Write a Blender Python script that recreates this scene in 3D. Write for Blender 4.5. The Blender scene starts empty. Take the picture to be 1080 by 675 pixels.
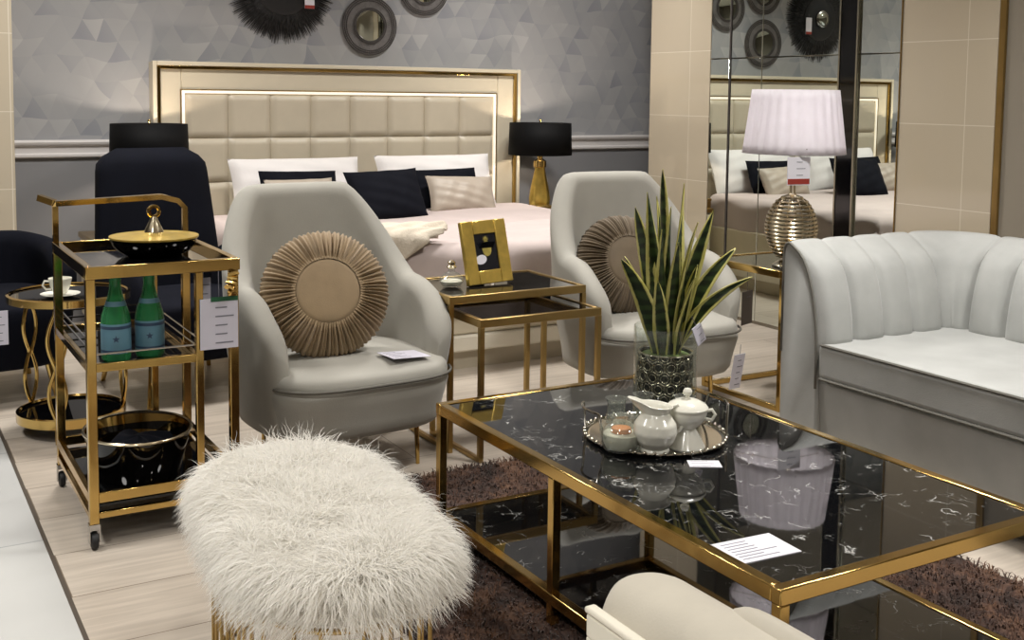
import bpy, math, random
from mathutils import Vector, Matrix
random.seed(7)
PI = math.pi
SC = bpy.context.scene
COL = SC.collection
sin, cos = math.sin, math.cos
def rad(d): return d*PI/180
def sstep(a, b, x):
    t = max(0, min(1, (x-a)/(b-a))); return t*t*(3-2*t)
def lerp(a, b, t): return a+(b-a)*t

# ------------------------------------------------------------------ materials
def s2l(c):
    c = c/255
    return c/12.92 if c <= .04045 else ((c+.055)/1.055)**2.4
def rgb(r, g, b): return (s2l(r), s2l(g), s2l(b), 1)
class NT:
    def __init__(s, name):
        s.m = bpy.data.materials.new(name); s.m.use_nodes = True
        s.t = s.m.node_tree; s.b = s.t.nodes['Principled BSDF']
    def n(s, typ, **kw):
        nd = s.t.nodes.new('ShaderNode'+typ)
        for k, v in kw.items(): setattr(nd, k, v)
        return nd
    def l(s, a, b): s.t.links.new(a, b)
    def coord(s, kind='Object'): return s.n('TexCoord').outputs[kind]
    def noise(s, scale, detail=3, vec=None, rough=.5, dist=0):
        nd = s.n('TexNoise'); nd.inputs['Scale'].default_value = scale
        nd.inputs['Detail'].default_value = detail; nd.inputs['Roughness'].default_value = rough
        nd.inputs['Distortion'].default_value = dist
        s.l(vec or s.coord(), nd.inputs['Vector']); return nd.outputs['Fac']
    def ramp(s, fac, stops, interp='LINEAR'):
        nd = s.n('ValToRGB'); e = nd.color_ramp; e.interpolation = interp
        while len(e.elements) < len(stops): e.elements.new(.5)
        for el, (p, c) in zip(e.elements, stops): el.position = p; el.color = c
        s.l(fac, nd.inputs['Fac']); return nd.outputs['Color']
    def bump(s, h, strength=.2, dist=.01):
        nd = s.n('Bump'); nd.inputs['Strength'].default_value = strength; nd.inputs['Distance'].default_value = dist
        s.l(h, nd.inputs['Height']); s.l(nd.outputs['Normal'], s.b.inputs['Normal'])
    def math(s, op, a, b=None):
        nd = s.n('Math', operation=op)
        for i, v in enumerate((a, b)):
            if v is None: continue
            if isinstance(v, (int, float)): nd.inputs[i].default_value = v
            else: s.l(v, nd.inputs[i])
        return nd.outputs[0]
    def set(s, **kw):
        names = dict(col='Base Color', rough='Roughness', metal='Metallic', sheen='Sheen Weight', trans='Transmission Weight',
                     ior='IOR', coat='Coat Weight', emit='Emission Color', estr='Emission Strength', spec='Specular IOR Level',
                     sss='Subsurface Weight', alpha='Alpha', sheenr='Sheen Roughness', coatr='Coat Roughness')
        for k, v in kw.items(): s.b.inputs[names[k]].default_value = v
        return s
def plain(name, col, rough=.5, metal=0, var=.06, scale=12, bump=0, bscale=80, **kw):
    """solid colour with a little procedural mottling"""
    t = NT(name); t.set(rough=rough, metal=metal, **kw)
    c = Vector(col[:3])
    f = t.noise(scale, 4)
    t.l(t.ramp(f, [(.3, (*(c*(1-var)), 1)), (.7, (*[min(1, x*(1+var)) for x in c], 1))]), t.b.inputs['Base Color'])
    if bump: t.bump(t.noise(bscale, 3), bump, .004)
    return t.m
M = {}
M['velvet'] = plain('grey_velvet', rgb(172, 173, 170), .75, var=.09, scale=7, bump=.12, bscale=220, sheen=.25, sheenr=.4)
M['velvet_chair'] = plain('warm_grey_velvet', rgb(164, 161, 152), .75, var=.05, scale=6, bump=.12, bscale=220, sheen=.22, sheenr=.4)
M['piping_dark'] = plain('dark_piping', rgb(95, 92, 84), .7)
M['piping_and_gap'] = plain('grey_piping_and_gap_shade', rgb(112, 110, 103), .7)
M['tan'] = plain('tan_velvet', rgb(152, 130, 99), .7, var=.08, scale=20, bump=.15, bscale=260, sheen=.25)
M['brown_tan'] = plain('taupe_velvet', rgb(106, 91, 70), .7, var=.08, scale=20, bump=.15, bscale=260, sheen=.2)
M['navy'] = plain('navy_velvet', rgb(8, 10, 20), .9, var=.15, scale=9, bump=.1, bscale=200, spec=.15)
M['black_cloth'] = plain('black_satin', rgb(11, 13, 22), .85, var=.1, scale=9, spec=.15)
M['shade_black'] = plain('black_lampshade', rgb(8, 8, 9), .7, spec=.15, var=.1, scale=60)
M['white_linen'] = plain('white_linen', rgb(226, 222, 220), .85, var=.02, bump=.15, bscale=60)
M['taupe_satin'] = plain('taupe_satin', rgb(172, 160, 146), .5, var=.06, scale=14, bump=.25, bscale=26)
M['blush'] = plain('blush_duvet', rgb(190, 176, 172), .8, var=.04, scale=5, bump=.5, bscale=16)
M['throw'] = plain('cream_knit', rgb(208, 197, 180), .9, var=.05, bump=.6, bscale=120)
M['cream_leather'] = plain('cream_leather', rgb(190, 180, 160), .42, var=.03, bump=.05, bscale=200)
M['cream_lacquer'] = plain('cream_lacquer', rgb(205, 195, 173), .3, var=.02)
M['pearl'] = plain('pearl_panel', rgb(228, 222, 206), .35, metal=.05, var=.03)
M['ivory_velvet'] = plain('ivory_velvet', rgb(192, 185, 170), .75, var=.05, bump=.1, bscale=220, sheen=.2)
M['gold'] = plain('polished_brass', rgb(200, 168, 102), .12, metal=1, var=.05, scale=6)
M['gold_satin'] = plain('satin_brass', rgb(180, 152, 98), .28, metal=1, var=.08, scale=10)
M['gold_leaf'] = plain('gold_leaf', rgb(224, 192, 98), .3, metal=.75, var=.14, scale=24, bump=.2, bscale=30)
M['gold_light'] = plain('champagne_metal', rgb(206, 194, 168), .22, metal=1, var=.05)
M['silver'] = plain('polished_silver', rgb(205, 200, 190), .12, metal=1, var=.03)
M['silver_dark'] = plain('antique_silver', rgb(178, 172, 154), .25, metal=.9, var=.08, scale=40)
M['mirror'] = plain('mirror_glass', rgb(226, 232, 226), .0, metal=1, var=0)
M['chrome'] = plain('chrome', rgb(190, 190, 190), .15, metal=1, var=.02)
M['rubber'] = plain('black_rubber', rgb(18, 18, 20), .6)
M['black_glass'] = plain('black_glass', rgb(7, 7, 8), .03, var=.02)
M['black_gloss'] = plain('black_gloss', rgb(10, 9, 9), .06, var=.02)
M['smoke_glass'] = plain('smoked_glass', rgb(36, 33, 30), .03, var=.02)
M['feather'] = plain('black_feather', rgb(20, 20, 22), .6, var=.2, scale=40)
M['wire_dark'] = plain('dark_wire', rgb(70, 66, 64), .5, metal=.2, var=.15, scale=40)
M['wire_mesh'] = plain('grey_wire', rgb(128, 124, 122), .6, metal=.1, var=.15, scale=40)
M['paper'] = plain('white_card', rgb(226, 224, 232), .6, var=.01)
M['paper_cool'] = plain('lilac_white_card', rgb(205, 202, 214), .6, var=.01)
M['ink'] = plain('grey_ink', rgb(120, 120, 130), .7)
M['ink_dark'] = plain('dark_ink', rgb(46, 48, 56), .7)
M['green_card'] = plain('green_card', rgb(40, 92, 62), .5)
M['grey_card'] = plain('grey_card', rgb(104, 98, 96), .6)
M['red_ink'] = plain('red_ink', rgb(150, 52, 40), .6)
M['ceramic'] = plain('white_ceramic', rgb(228, 226, 214), .18, var=.01, coat=.3)
def mk_fur():
    t = NT('white_fur'); t.set(rough=.7, spec=.2)
    t.l(t.ramp(t.noise(14, 3), [(.3, rgb(243, 241, 236)), (.7, rgb(248, 246, 242))]), t.b.inputs['Base Color'])
    tr = t.n('BsdfTranslucent'); tr.inputs['Color'].default_value = rgb(246, 244, 239)
    mx = t.n('MixShader'); mx.inputs[0].default_value = .6
    t.l(t.b.outputs[0], mx.inputs[1]); t.l(tr.outputs[0], mx.inputs[2]); t.l(mx.outputs[0], t.t.nodes['Material Output'].inputs['Surface'])
    return t.m
M['fur'] = mk_fur()
M['label_blue'] = plain('blue_label', rgb(92, 132, 150), .5, var=.04)
M['label_dark'] = plain('dark_blue_label', rgb(44, 66, 92), .5)
M['orange_wax'] = plain('amber_wax', rgb(206, 128, 62), .5)
M['white_wax'] = plain('white_wax', rgb(228, 222, 206), .5)
M['soil'] = plain('dark_soil', rgb(30, 25, 20), .9, var=.3, scale=60)
M['art_black'] = plain('black_print', rgb(20, 21, 28), .25)
M['art_gold'] = plain('gold_print', rgb(164, 148, 70), .45, var=.3, scale=60)
M['pot_inner'] = plain('dark_pot', rgb(28, 26, 20), .5)
M['moss'] = plain('green_moss', rgb(96, 112, 58), .9, var=.3, scale=60)
M['ceiling'] = plain('white_ceiling', rgb(206, 198, 186), .9, var=.01)
M['shop_wall'] = plain('beige_shop_wall', rgb(104, 96, 86), .8, var=.03, scale=2)
M['grey_wall'] = plain('beige_grey_wall', rgb(150, 142, 128), .6, var=.02, scale=3)
M['trim'] = plain('grey_white_trim', rgb(206, 202, 200), .45, var=.01)
M['lower_wall'] = plain('mauve_grey_paint', rgb(128, 128, 130), .7, var=.02, scale=3)
def glass(name, col, rough=.01, ior=1.45):
    t = NT(name); t.set(rough=rough, trans=1, ior=ior)
    f = t.noise(3, 1); c = Vector(col[:3])
    t.l(t.ramp(f, [(.3, (*(c*.98), 1)), (.7, (*c, 1))]), t.b.inputs['Base Color']); return t.m
def thin_glass(name, tint, refl=.9, body=None, fb=.0):
    t = NT(name); t.set(rough=.02, spec=.8)
    lw = t.n('LayerWeight'); lw.inputs['Blend'].default_value = .5
    tr = t.n('BsdfTransparent'); tr.inputs[0].default_value = tint
    gl = t.n('BsdfGlossy'); gl.inputs['Roughness'].default_value = .02
    f = t.math('MULTIPLY', t.math('ADD', t.math('MULTIPLY', t.math('POWER', lw.outputs['Facing'], 3.5), .55), .035), refl)
    mx = t.n('MixShader'); t.l(f, mx.inputs[0]); t.l(tr.outputs[0], mx.inputs[1]); t.l(gl.outputs[0], mx.inputs[2]); o = mx.outputs[0]
    t.l(t.ramp(t.noise(6), [(.3, body or tint), (.7, body or tint)]), t.b.inputs['Base Color'])
    m2 = t.n('MixShader'); m2.inputs[0].default_value = fb; t.l(o, m2.inputs[1]); t.l(t.b.outputs[0], m2.inputs[2]); o = m2.outputs[0]
    t.l(o, t.t.nodes['Material Output'].inputs['Surface']); return t.m
M['glass'] = thin_glass('clear_glass', (.95, .97, .95, 1), 1.6, rgb(208, 210, 204), .09)
M['vase_glass'] = thin_glass('vase_glass', (.95, .97, .95, 1), 1.2, rgb(200, 204, 200), .02)
M['glass_green'] = thin_glass('green_glass', rgb(110, 220, 150), 1, rgb(74, 168, 108), .45)
M['glass_amber'] = glass('pale_amber_glass', rgb(232, 212, 178))
def emis(name, col, strength, base=(.8, .8, .8, 1)):
    t = NT(name); t.set(rough=.6, emit=col, estr=strength)
    t.l(t.ramp(t.noise(8), [(0, base), (1, base)]), t.b.inputs['Base Color']); return t.m
M['led'] = emis('warm_led', (1, .80, .52, 1), .62)
M['bulb'] = emis('warm_bulb', (1, .82, .6, 1), 5)

def mk_pleat():
    t = NT('white_pleated_shade'); t.set(rough=.9, trans=0, sss=0)
    t.l(t.ramp(t.noise(18, 2), [(.3, rgb(232, 228, 232)), (.7, rgb(240, 237, 241))]), t.b.inputs['Base Color'])
    tr = t.n('BsdfTranslucent'); tr.inputs['Color'].default_value = rgb(236, 232, 236)
    mx = t.n('MixShader'); mx.inputs[0].default_value = .45
    out = t.t.nodes['Material Output']
    t.l(t.b.outputs[0], mx.inputs[1]); t.l(tr.outputs[0], mx.inputs[2]); t.l(mx.outputs[0], out.inputs['Surface'])
    return t.m
M['shade_white'] = mk_pleat()

def mk_marble():
    t = NT('black_marble'); t.set(rough=.03, spec=.6, coat=.25, coatr=.02)
    co = t.coord()
    warp = t.n('TexNoise'); warp.inputs['Scale'].default_value = 5.5; warp.inputs['Detail'].default_value = 5
    t.l(co, warp.inputs['Vector'])
    ad = t.n('VectorMath', operation='MULTIPLY_ADD'); t.l(warp.outputs['Color'], ad.inputs[0])
    ad.inputs[1].default_value = (.42, .42, .42); t.l(co, ad.inputs[2])
    v = t.n('TexVoronoi', feature='DISTANCE_TO_EDGE'); v.inputs['Scale'].default_value = 8.5
    t.l(ad.outputs[0], v.inputs['Vector'])
    patch = t.ramp(t.noise(17, 3), [(.55, (0, 0, 0, 1)), (.64, (1, 1, 1, 1))])
    line = t.ramp(v.outputs['Distance'], [(0, (.9, .9, .9, 1)), (.012, (.22, .22, .22, 1)), (.036, (0, 0, 0, 1))])
    v2 = t.n('TexVoronoi', feature='DISTANCE_TO_EDGE'); v2.inputs['Scale'].default_value = 24
    t.l(ad.outputs[0], v2.inputs['Vector'])
    line2 = t.ramp(v2.outputs['Distance'], [(0, (.35, .35, .35, 1)), (.03, (0, 0, 0, 1))])
    patch2 = t.ramp(t.noise(14, 4), [(.55, (0, 0, 0, 1)), (.66, (1, 1, 1, 1))])
    f = t.math('ADD', t.math('MULTIPLY', line, patch), t.math('MULTIPLY', line2, patch2))
    t.l(t.ramp(f, [(0, rgb(11, 12, 14)), (1, rgb(206, 206, 202))]), t.b.inputs['Base Color'])
    return t.m
M['marble'] = mk_marble()

def mk_floor():
    t = NT('floor_planks'); t.set(rough=.32, spec=.4)
    co = t.coord()
    mp = t.n('Mapping'); t.l(co, mp.inputs['Vector']); mp.inputs['Location'].default_value = (.35, .03, 0)
    br = t.n('TexBrick'); br.offset = .37
    t.l(mp.outputs[0], br.inputs['Vector'])
    for k, v in (('Scale', 1), ('Mortar Size', .0018), ('Mortar Smooth', .1), ('Bias', 0), ('Brick Width', 1.25), ('Row Height', .3)):
        br.inputs[k].default_value = v
    br.inputs['Color1'].default_value = rgb(200, 190, 177); br.inputs['Color2'].default_value = rgb(180, 169, 156)
    br.inputs['Mortar'].default_value = rgb(120, 106, 92)
    st = t.n('Mapping'); t.l(co, st.inputs['Vector']); st.inputs['Scale'].default_value = (1.2, 17, 1)
    g = t.noise(2.2, 6, st.outputs[0], .6, .6)
    gr = t.ramp(g, [(.3, (.80, .79, .78, 1)), (.68, (1.06, 1.05, 1.04, 1))])
    mx = t.n('Mix', data_type='RGBA', blend_type='MULTIPLY'); mx.inputs[0].default_value = 1
    t.l(br.outputs['Color'], mx.inputs[6]); t.l(gr, mx.inputs[7])
    # pale grey stone tiles left of the seam that runs along the depth of the shop
    sx = t.n('SeparateXYZ'); t.l(co, sx.inputs[0])
    tl = t.n('TexBrick'); tl.offset = 0
    for k, v in (('Scale', 1), ('Mortar Size', .003), ('Brick Width', .9), ('Row Height', .9)): tl.inputs[k].default_value = v
    m2 = t.n('Mapping'); m2.inputs['Location'].default_value = (.45, .2, 0); t.l(co, m2.inputs['Vector']); t.l(m2.outputs[0], tl.inputs['Vector'])
    tl.inputs['Color1'].default_value = rgb(192, 192, 189); tl.inputs['Color2'].default_value = rgb(187, 187, 185); tl.inputs['Mortar'].default_value = rgb(150, 152, 152)
    tm = t.n('Mix', data_type='RGBA', blend_type='MULTIPLY'); tm.inputs[0].default_value = 1
    t.l(tl.outputs['Color'], tm.inputs[6]); t.l(t.ramp(t.noise(1.6, 5), [(.3, (.9, .9, .9, 1)), (.7, (1.05, 1.05, 1.05, 1))]), tm.inputs[7])
    left = t.math('LESS_THAN', sx.outputs[0], .43)
    m3 = t.n('Mix', data_type='RGBA'); t.l(left, m3.inputs[0]); t.l(mx.outputs[2], m3.inputs[6]); t.l(tm.outputs[2], m3.inputs[7])
    seam = t.math('LESS_THAN', t.math('ABSOLUTE', t.math('SUBTRACT', sx.outputs[0], .43)), .006)
    m4 = t.n('Mix', data_type='RGBA'); t.l(seam, m4.inputs[0]); t.l(m3.outputs[2], m4.inputs[6]); m4.inputs[7].default_value = rgb(84, 76, 68)
    t.l(m4.outputs[2], t.b.inputs['Base Color'])
    return t.m
M['floor'] = mk_floor()

def mk_wallpaper():
    t = NT('triangle_wallpaper'); t.set(rough=.5, spec=.35)
    sx = t.n('SeparateXYZ'); t.l(t.coord(), sx.inputs[0])
    S = 1/.125
    x = t.math('MULTIPLY', sx.outputs[0], S); z = t.math('MULTIPLY', sx.outputs[2], S)
    # warp a triangular lattice
    nz = t.n('TexNoise'); nz.inputs['Scale'].default_value = 4.3; nz.inputs['Detail'].default_value = 0; t.l(t.coord(), nz.inputs['Vector'])
    sn = t.n('SeparateXYZ'); t.l(nz.outputs['Color'], sn.inputs[0])
    x = t.math('ADD', x, t.math('MULTIPLY', sn.outputs[0], .7)); z = t.math('ADD', z, t.math('MULTIPLY', sn.outputs[1], .7))
    a = t.math('SUBTRACT', x, t.math('MULTIPLY', z, .577)); b = t.math('MULTIPLY', z, 1.155)
    fa, fb = t.math('FRACT', a), t.math('FRACT', b)
    tri = t.math('FLOOR', t.math('ADD', fa, fb))
    cb = t.n('CombineXYZ'); t.l(t.math('FLOOR', a), cb.inputs[0]); t.l(t.math('FLOOR', b), cb.inputs[1]); t.l(tri, cb.inputs[2])
    wn = t.n('TexWhiteNoise'); wn.noise_dimensions = '3D'; t.l(cb.outputs[0], wn.inputs['Vector'])
    # every facet is printed with a soft ramp towards one of its corners
    grad = t.math('ADD', t.math('MULTIPLY', fa, .5), t.math('MULTIPLY', fb, .5))
    f = t.math('ADD', t.math('MULTIPLY', wn.outputs['Value'], .62), t.math('MULTIPLY', grad, .38))
    t.l(t.ramp(f, [(.1, rgb(136, 138, 144)), (.32, rgb(152, 153, 155)), (.7, rgb(158, 158, 159)), (.95, rgb(172, 171, 171))]), t.b.inputs['Base Color'])
    return t.m
M['wallpaper'] = mk_wallpaper()

def mk_tile():
    t = NT('beige_gloss_tile'); t.set(rough=.07, spec=.5)
    sx = t.n('SeparateXYZ'); t.l(t.coord(), sx.inputs[0])
    cb = t.n('CombineXYZ'); t.l(t.math('ADD', t.math('ADD', sx.outputs[1], sx.outputs[0]), .13), cb.inputs[0]); t.l(t.math('ADD', sx.outputs[2], .39), cb.inputs[1])
    br = t.n('TexBrick'); br.offset = 0; t.l(cb.outputs[0], br.inputs['Vector'])
    for k, v in (('Scale', 1), ('Mortar Size', .0022), ('Mortar Smooth', .2), ('Brick Width', .5), ('Row Height', .394)): br.inputs[k].default_value = v
    br.inputs['Color1'].default_value = rgb(198, 186, 164); br.inputs['Color2'].default_value = rgb(194, 182, 161); br.inputs['Mortar'].default_value = rgb(222, 214, 198)
    t.l(br.outputs['Color'], t.b.inputs['Base Color']); return t.m
M['tile'] = mk_tile()

def mk_rug():
    t = NT('brown_shag'); t.set(rough=.95, sheen=.15)
    f = t.noise(7, 6, None, .7, .8)
    t.l(t.ramp(f, [(.34, rgb(30, 19, 14)), (.5, rgb(66, 43, 32)), (.66, rgb(112, 80, 58))]), t.b.inputs['Base Color'])
    return t.m
M['rug'] = mk_rug()

def mk_leaf():
    t = NT('variegated_leaf'); t.set(rough=.35, spec=.4)
    uv = t.n('TexCoord').outputs['UV']; sx = t.n('SeparateXYZ'); t.l(uv, sx.inputs[0])
    d = t.math('MULTIPLY', t.math('ABSOLUTE', t.math('SUBTRACT', sx.outputs[0], .5)), 2)
    wob = t.math('MULTIPLY', t.math('SUBTRACT', t.noise(60, 2), .5), .25)
    d = t.math('ADD', d, wob)
    band = t.n('TexWave'); band.inputs['Scale'].default_value = 9; band.inputs['Distortion'].default_value = 6; band.bands_direction = 'Z'; t.l(t.coord(), band.inputs['Vector'])
    green = t.ramp(band.outputs['Fac'], [(.2, rgb(26, 40, 22)), (.8, rgb(52, 70, 38))])
    edge = t.ramp(t.noise(20, 2), [(.3, rgb(188, 182, 92)), (.7, rgb(214, 208, 140))])
    mx = t.n('Mix', data_type='RGBA'); t.l(t.ramp(d, [(.60, (0, 0, 0, 1)), (.70, (1, 1, 1, 1))]), mx.inputs[0]); t.l(green, mx.inputs[6]); t.l(edge, mx.inputs[7])
    t.l(mx.outputs[2], t.b.inputs['Base Color']); return t.m
M['leaf'] = mk_leaf()

# ------------------------------------------------------------------ mesh builder
class MB:
    def __init__(s): s.v = []; s.f = []; s.uv = None
    def add(s, vs, fs):
        o = len(s.v); s.v += [tuple(v) for v in vs]; s.f += [tuple(i+o for i in f) for f in fs]; return s
    def box(s, x0, x1, y0, y1, z0, z1):
        vs = [(x, y, z) for z in (z0, z1) for y in (y0, y1) for x in (x0, x1)]
        return s.add(vs, [(0, 2, 3, 1), (4, 5, 7, 6), (0, 1, 5, 4), (2, 6, 7, 3), (0, 4, 6, 2), (1, 3, 7, 5)])
    def cbox(s, c, d, rot=None):
        m = MB().box(-d[0]/2, d[0]/2, -d[1]/2, d[1]/2, -d[2]/2, d[2]/2)
        R = rot or Matrix.Identity(3)
        return s.add([Vector(c)+R @ Vector(v) for v in m.v], m.f)
    def tube(s, pts, r, n=8, closed=False, cap=True, flat=1):
        P = [Vector(p) for p in pts]; N = len(P)
        T = []
        for i in range(N):
            a = P[(i-1) % N] if (closed or i) else P[i]; b = P[(i+1) % N] if (closed or i < N-1) else P[i]
            t = (b-a); T.append(t.normalized() if t.length > 1e-9 else Vector((0, 0, 1)))
        up = Vector((0, 0, 1)) if abs(T[0].z) < .9 else Vector((0, 1, 0))
        nrm = (up-T[0]*up.dot(T[0])).normalized(); rings = []
        for i in range(N):
            nrm = nrm-T[i]*nrm.dot(T[i])
            nrm = nrm.normalized() if nrm.length > 1e-6 else T[i].orthogonal().normalized()
            bn = T[i].cross(nrm); ri = r[i] if isinstance(r, (list, tuple)) else r
            rings.append([P[i]+nrm*(cos(2*PI*k/n+PI/n)*ri)+bn*(sin(2*PI*k/n+PI/n)*ri*flat) for k in range(n)])
        vs = [v for rg in rings for v in rg]; fs = []
        for i in range(N if closed else N-1):
            j = (i+1) % N
            for k in range(n):
                k2 = (k+1) % n; fs.append((i*n+k, i*n+k2, j*n+k2, j*n+k))
        if cap and not closed:
            fs.append(tuple(range(n-1, -1, -1))); fs.append(tuple((N-1)*n+k for k in range(n)))
        return s.add(vs, fs)
    def bar(s, p, q, w): return s.tube([p, q], w*.7071, 4)
    def lathe(s, prof, c=(0, 0, 0), n=32, sx=1, sy=1, capb=True, capt=True):
        vs = [(c[0]+r*cos(2*PI*k/n)*sx, c[1]+r*sin(2*PI*k/n)*sy, c[2]+z) for r, z in prof for k in range(n)]; fs = []
        for i in range(len(prof)-1):
            for k in range(n):
                k2 = (k+1) % n; fs.append((i*n+k, i*n+k2, (i+1)*n+k2, (i+1)*n+k))
        if capb: fs.append(tuple(range(n-1, -1, -1)))
        if capt: fs.append(tuple((len(prof)-1)*n+k for k in range(n)))
        return s.add(vs, fs)
    def grid(s, fn, nu, nv, wu=False, wv=False):
        vs = [fn(i/(nu if wu else nu-1), j/(nv if wv else nv-1)) for i in range(nu) for j in range(nv)]; fs = []
        for i in range(nu if wu else nu-1):
            for j in range(nv if wv else nv-1):
                i2, j2 = (i+1) % nu, (j+1) % nv
                fs.append((i*nv+j, i2*nv+j, i2*nv+j2, i*nv+j2))
        return s.add(vs, fs)
    def ball(s, c, r, n=16, m=10, sz=1):
        return s.lathe([(r*sin(PI*(i+.02)/(m+.04)), -r*sz*cos(PI*(i+.02)/(m+.04))) for i in range(m+1)], c, n)
    def ring(s, c, R, r, n=40, m=8, axis='z', sx=1, sy=1):
        pts = []
        for k in range(n):
            a = 2*PI*k/n; u, w = R*cos(a)*sx, R*sin(a)*sy
            pts.append((c[0]+u, c[1]+w, c[2]) if axis == 'z' else (c[0]+u, c[1], c[2]+w) if axis == 'y' else (c[0], c[1]+u, c[2]+w))
        return s.tube(pts, r, m, closed=True)
    def xf(s, mat):
        s.v = [tuple(mat @ Vector(v)) for v in s.v]; return s
    def build(s, name, mat, parent=None, bevel=0, seg=2, sub=0, sharp=35, label=None, loc=None, rot=None):
        me = bpy.data.meshes.new(name); me.from_pydata(s.v, [], s.f); me.update()
        import bmesh
        bm = bmesh.new(); bm.from_mesh(me); bmesh.ops.recalc_face_normals(bm, faces=bm.faces); bm.to_mesh(me); bm.free()
        if s.uv:
            ul = me.uv_layers.new(name='UVMap')
            for lp in me.loops: ul.data[lp.index].uv = s.uv[lp.vertex_index]
        me.polygons.foreach_set('use_smooth', [True]*len(me.polygons))
        if sharp and sharp < 180: me.set_sharp_from_angle(angle=rad(sharp))
        me.materials.append(M[mat] if isinstance(mat, str) else mat)
        o = bpy.data.objects.new(name, me); COL.objects.link(o)
        if parent is not None: o.parent = parent
        if loc: o.location = loc
        if rot: o.rotation_euler = rot
        if bevel:
            b = o.modifiers.new('bevel', 'BEVEL'); b.width = bevel; b.segments = seg; b.limit_method = 'ANGLE'; b.angle_limit = rad(30)
        if sub:
            b = o.modifiers.new('subsurf', 'SUBSURF'); b.levels = sub; b.render_levels = sub
        if label: o['label'] = label
        return o
def thing(name, label, cat, loc=(0, 0, 0), rz=0, group=None):
    o = bpy.data.objects.new(name, None); COL.objects.link(o); o.empty_display_size = .1
    o.location = loc; o.rotation_euler = (0, 0, rad(rz)); o['label'] = label; o['category'] = cat
    if group: o['group'] = group
    return o
def tag(o, label, cat, group=None, kind=None):
    o['label'] = label; o['category'] = cat
    if group: o['group'] = group
    if kind: o['kind'] = kind
    return o
def struct(o): o['kind'] = 'structure'; return o
def copy_tree(o, parent=None):
    c = o.copy(); COL.objects.link(c)
    if parent is not None: c.parent = parent
    for ch in list(o.children): copy_tree(ch, c)
    return c
def setting(name, mb, mat, bevel=0): return struct(mb.build(name, mat, None, bevel=bevel))
def relabel(o, label): o['label'] = label; return o

# ------------------------------------------------------------------ the room
D = 6.6; XM = 4.44; CEIL = 2.95
setting('floor', MB().box(-2.6, 5.7, -2.6, D+.1, -.08, 0), 'floor')
setting('ceiling', MB().box(-2.6, 5.7, -2.6, D+.1, CEIL, CEIL+.08), 'ceiling')
setting('wall_left', MB().box(-2.68, -2.6, -2.6, D+.1, 0, CEIL), 'shop_wall')
setting('wall_front', MB().box(-2.6, 5.7, -2.68, -2.6, 0, CEIL), 'shop_wall')
wb = setting('wall_back', MB().box(-2.6, 5.7, D, D+.1, 0, .93), 'lower_wall')
MB().box(-2.6, 5.7, D, D+.1, .93, CEIL).build('wallpaper', 'wallpaper', wb)
rail = MB()
prof = [(0, .925), (.016, .925), (.022, .932), (.022, .944), (.010, .952), (.008, .985), (.012, .992), (.026, 1.0), (.030, 1.012), (.022, 1.022), (0, 1.024)]
n = len(prof)
rail.add([(x, D-.0-a, z) for x in (-2.6, 5.7) for a, z in prof], [tuple(range(n)), tuple(range(2*n-1, n-1, -1))]+[(i, i+1, n+i+1, n+i) for i in range(n-1)])
setting('trim_1', rail, 'trim')
# tiled column on the left
setting('wall_column', MB().box(-.1, .685, 6.2, D, 0, CEIL), 'tile', bevel=.004)
# right-hand wall: tile, mirrors, dark post, tile, brass strip, plain wall
W = MB()
setting('wall_right', MB().box(XM, XM+.12, -2.6, 5.842, 0, CEIL), 'grey_wall')
setting('wall_side', MB().box(5.6, 5.7, 5.0, D, 0, CEIL), 'shop_wall')
setting('trim_2', MB().box(XM-.014, XM, 5.255, 5.842, 0, CEIL-.001), 'tile', bevel=.002)
setting('trim_3', MB().box(XM-.014, XM, 3.285, 3.825, 0, CEIL-.001), 'tile', bevel=.002)
setting('trim_4', MB().box(XM-.016, XM, 3.25, 3.283, 0, CEIL-.001), 'gold_satin', bevel=.003)
post = setting('trim_5', MB().box(XM-.022, XM, 4.108, 4.215, 0, CEIL-.001), 'black_gloss', bevel=.004)
MB().box(XM-.026, XM-.001, 4.216, 4.226, 0, CEIL-.002).build('metal_edge', 'silver_dark', post)
MB().box(XM-.026, XM-.001, 4.097, 4.107, 0, CEIL-.002).build('metal_edge', 'silver_dark', post)
def wall_mirror(y0, y1, label):
    t = thing('wall_mirror', label, 'mirror', (XM, (y0+y1)/2, .02))
    h = (y1-y0)/2
    MB().box(-.011, 0, -h, h, 0, 1.508).build('mirror_pane', 'mirror', t, bevel=.002, seg=1)
    MB().box(-.011, 0, -h, h, 1.512, CEIL-.05).build('mirror_pane', 'mirror', t, bevel=.002, seg=1)
wall_mirror(5.088, 5.252, 'narrow mirror strip next to the beige tiled end panel')
wall_mirror(4.812, 5.068, 'mirror panel between the dark vertical seam and the white lamp shade')
wall_mirror(4.228, 4.808, 'wide mirror panel behind the white lamp, left of the black post')
wall_mirror(3.828, 4.095, 'mirror panel between the black post and the tiled wall')
setting('trim_6', MB().box(XM-.015, XM, 5.071, 5.085, 0, CEIL-.001), 'wire_dark')
setting('trim_7', MB().box(XM-.022, XM, 3.8245, 3.8275, 0, CEIL-.001), 'gold_satin')

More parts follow.
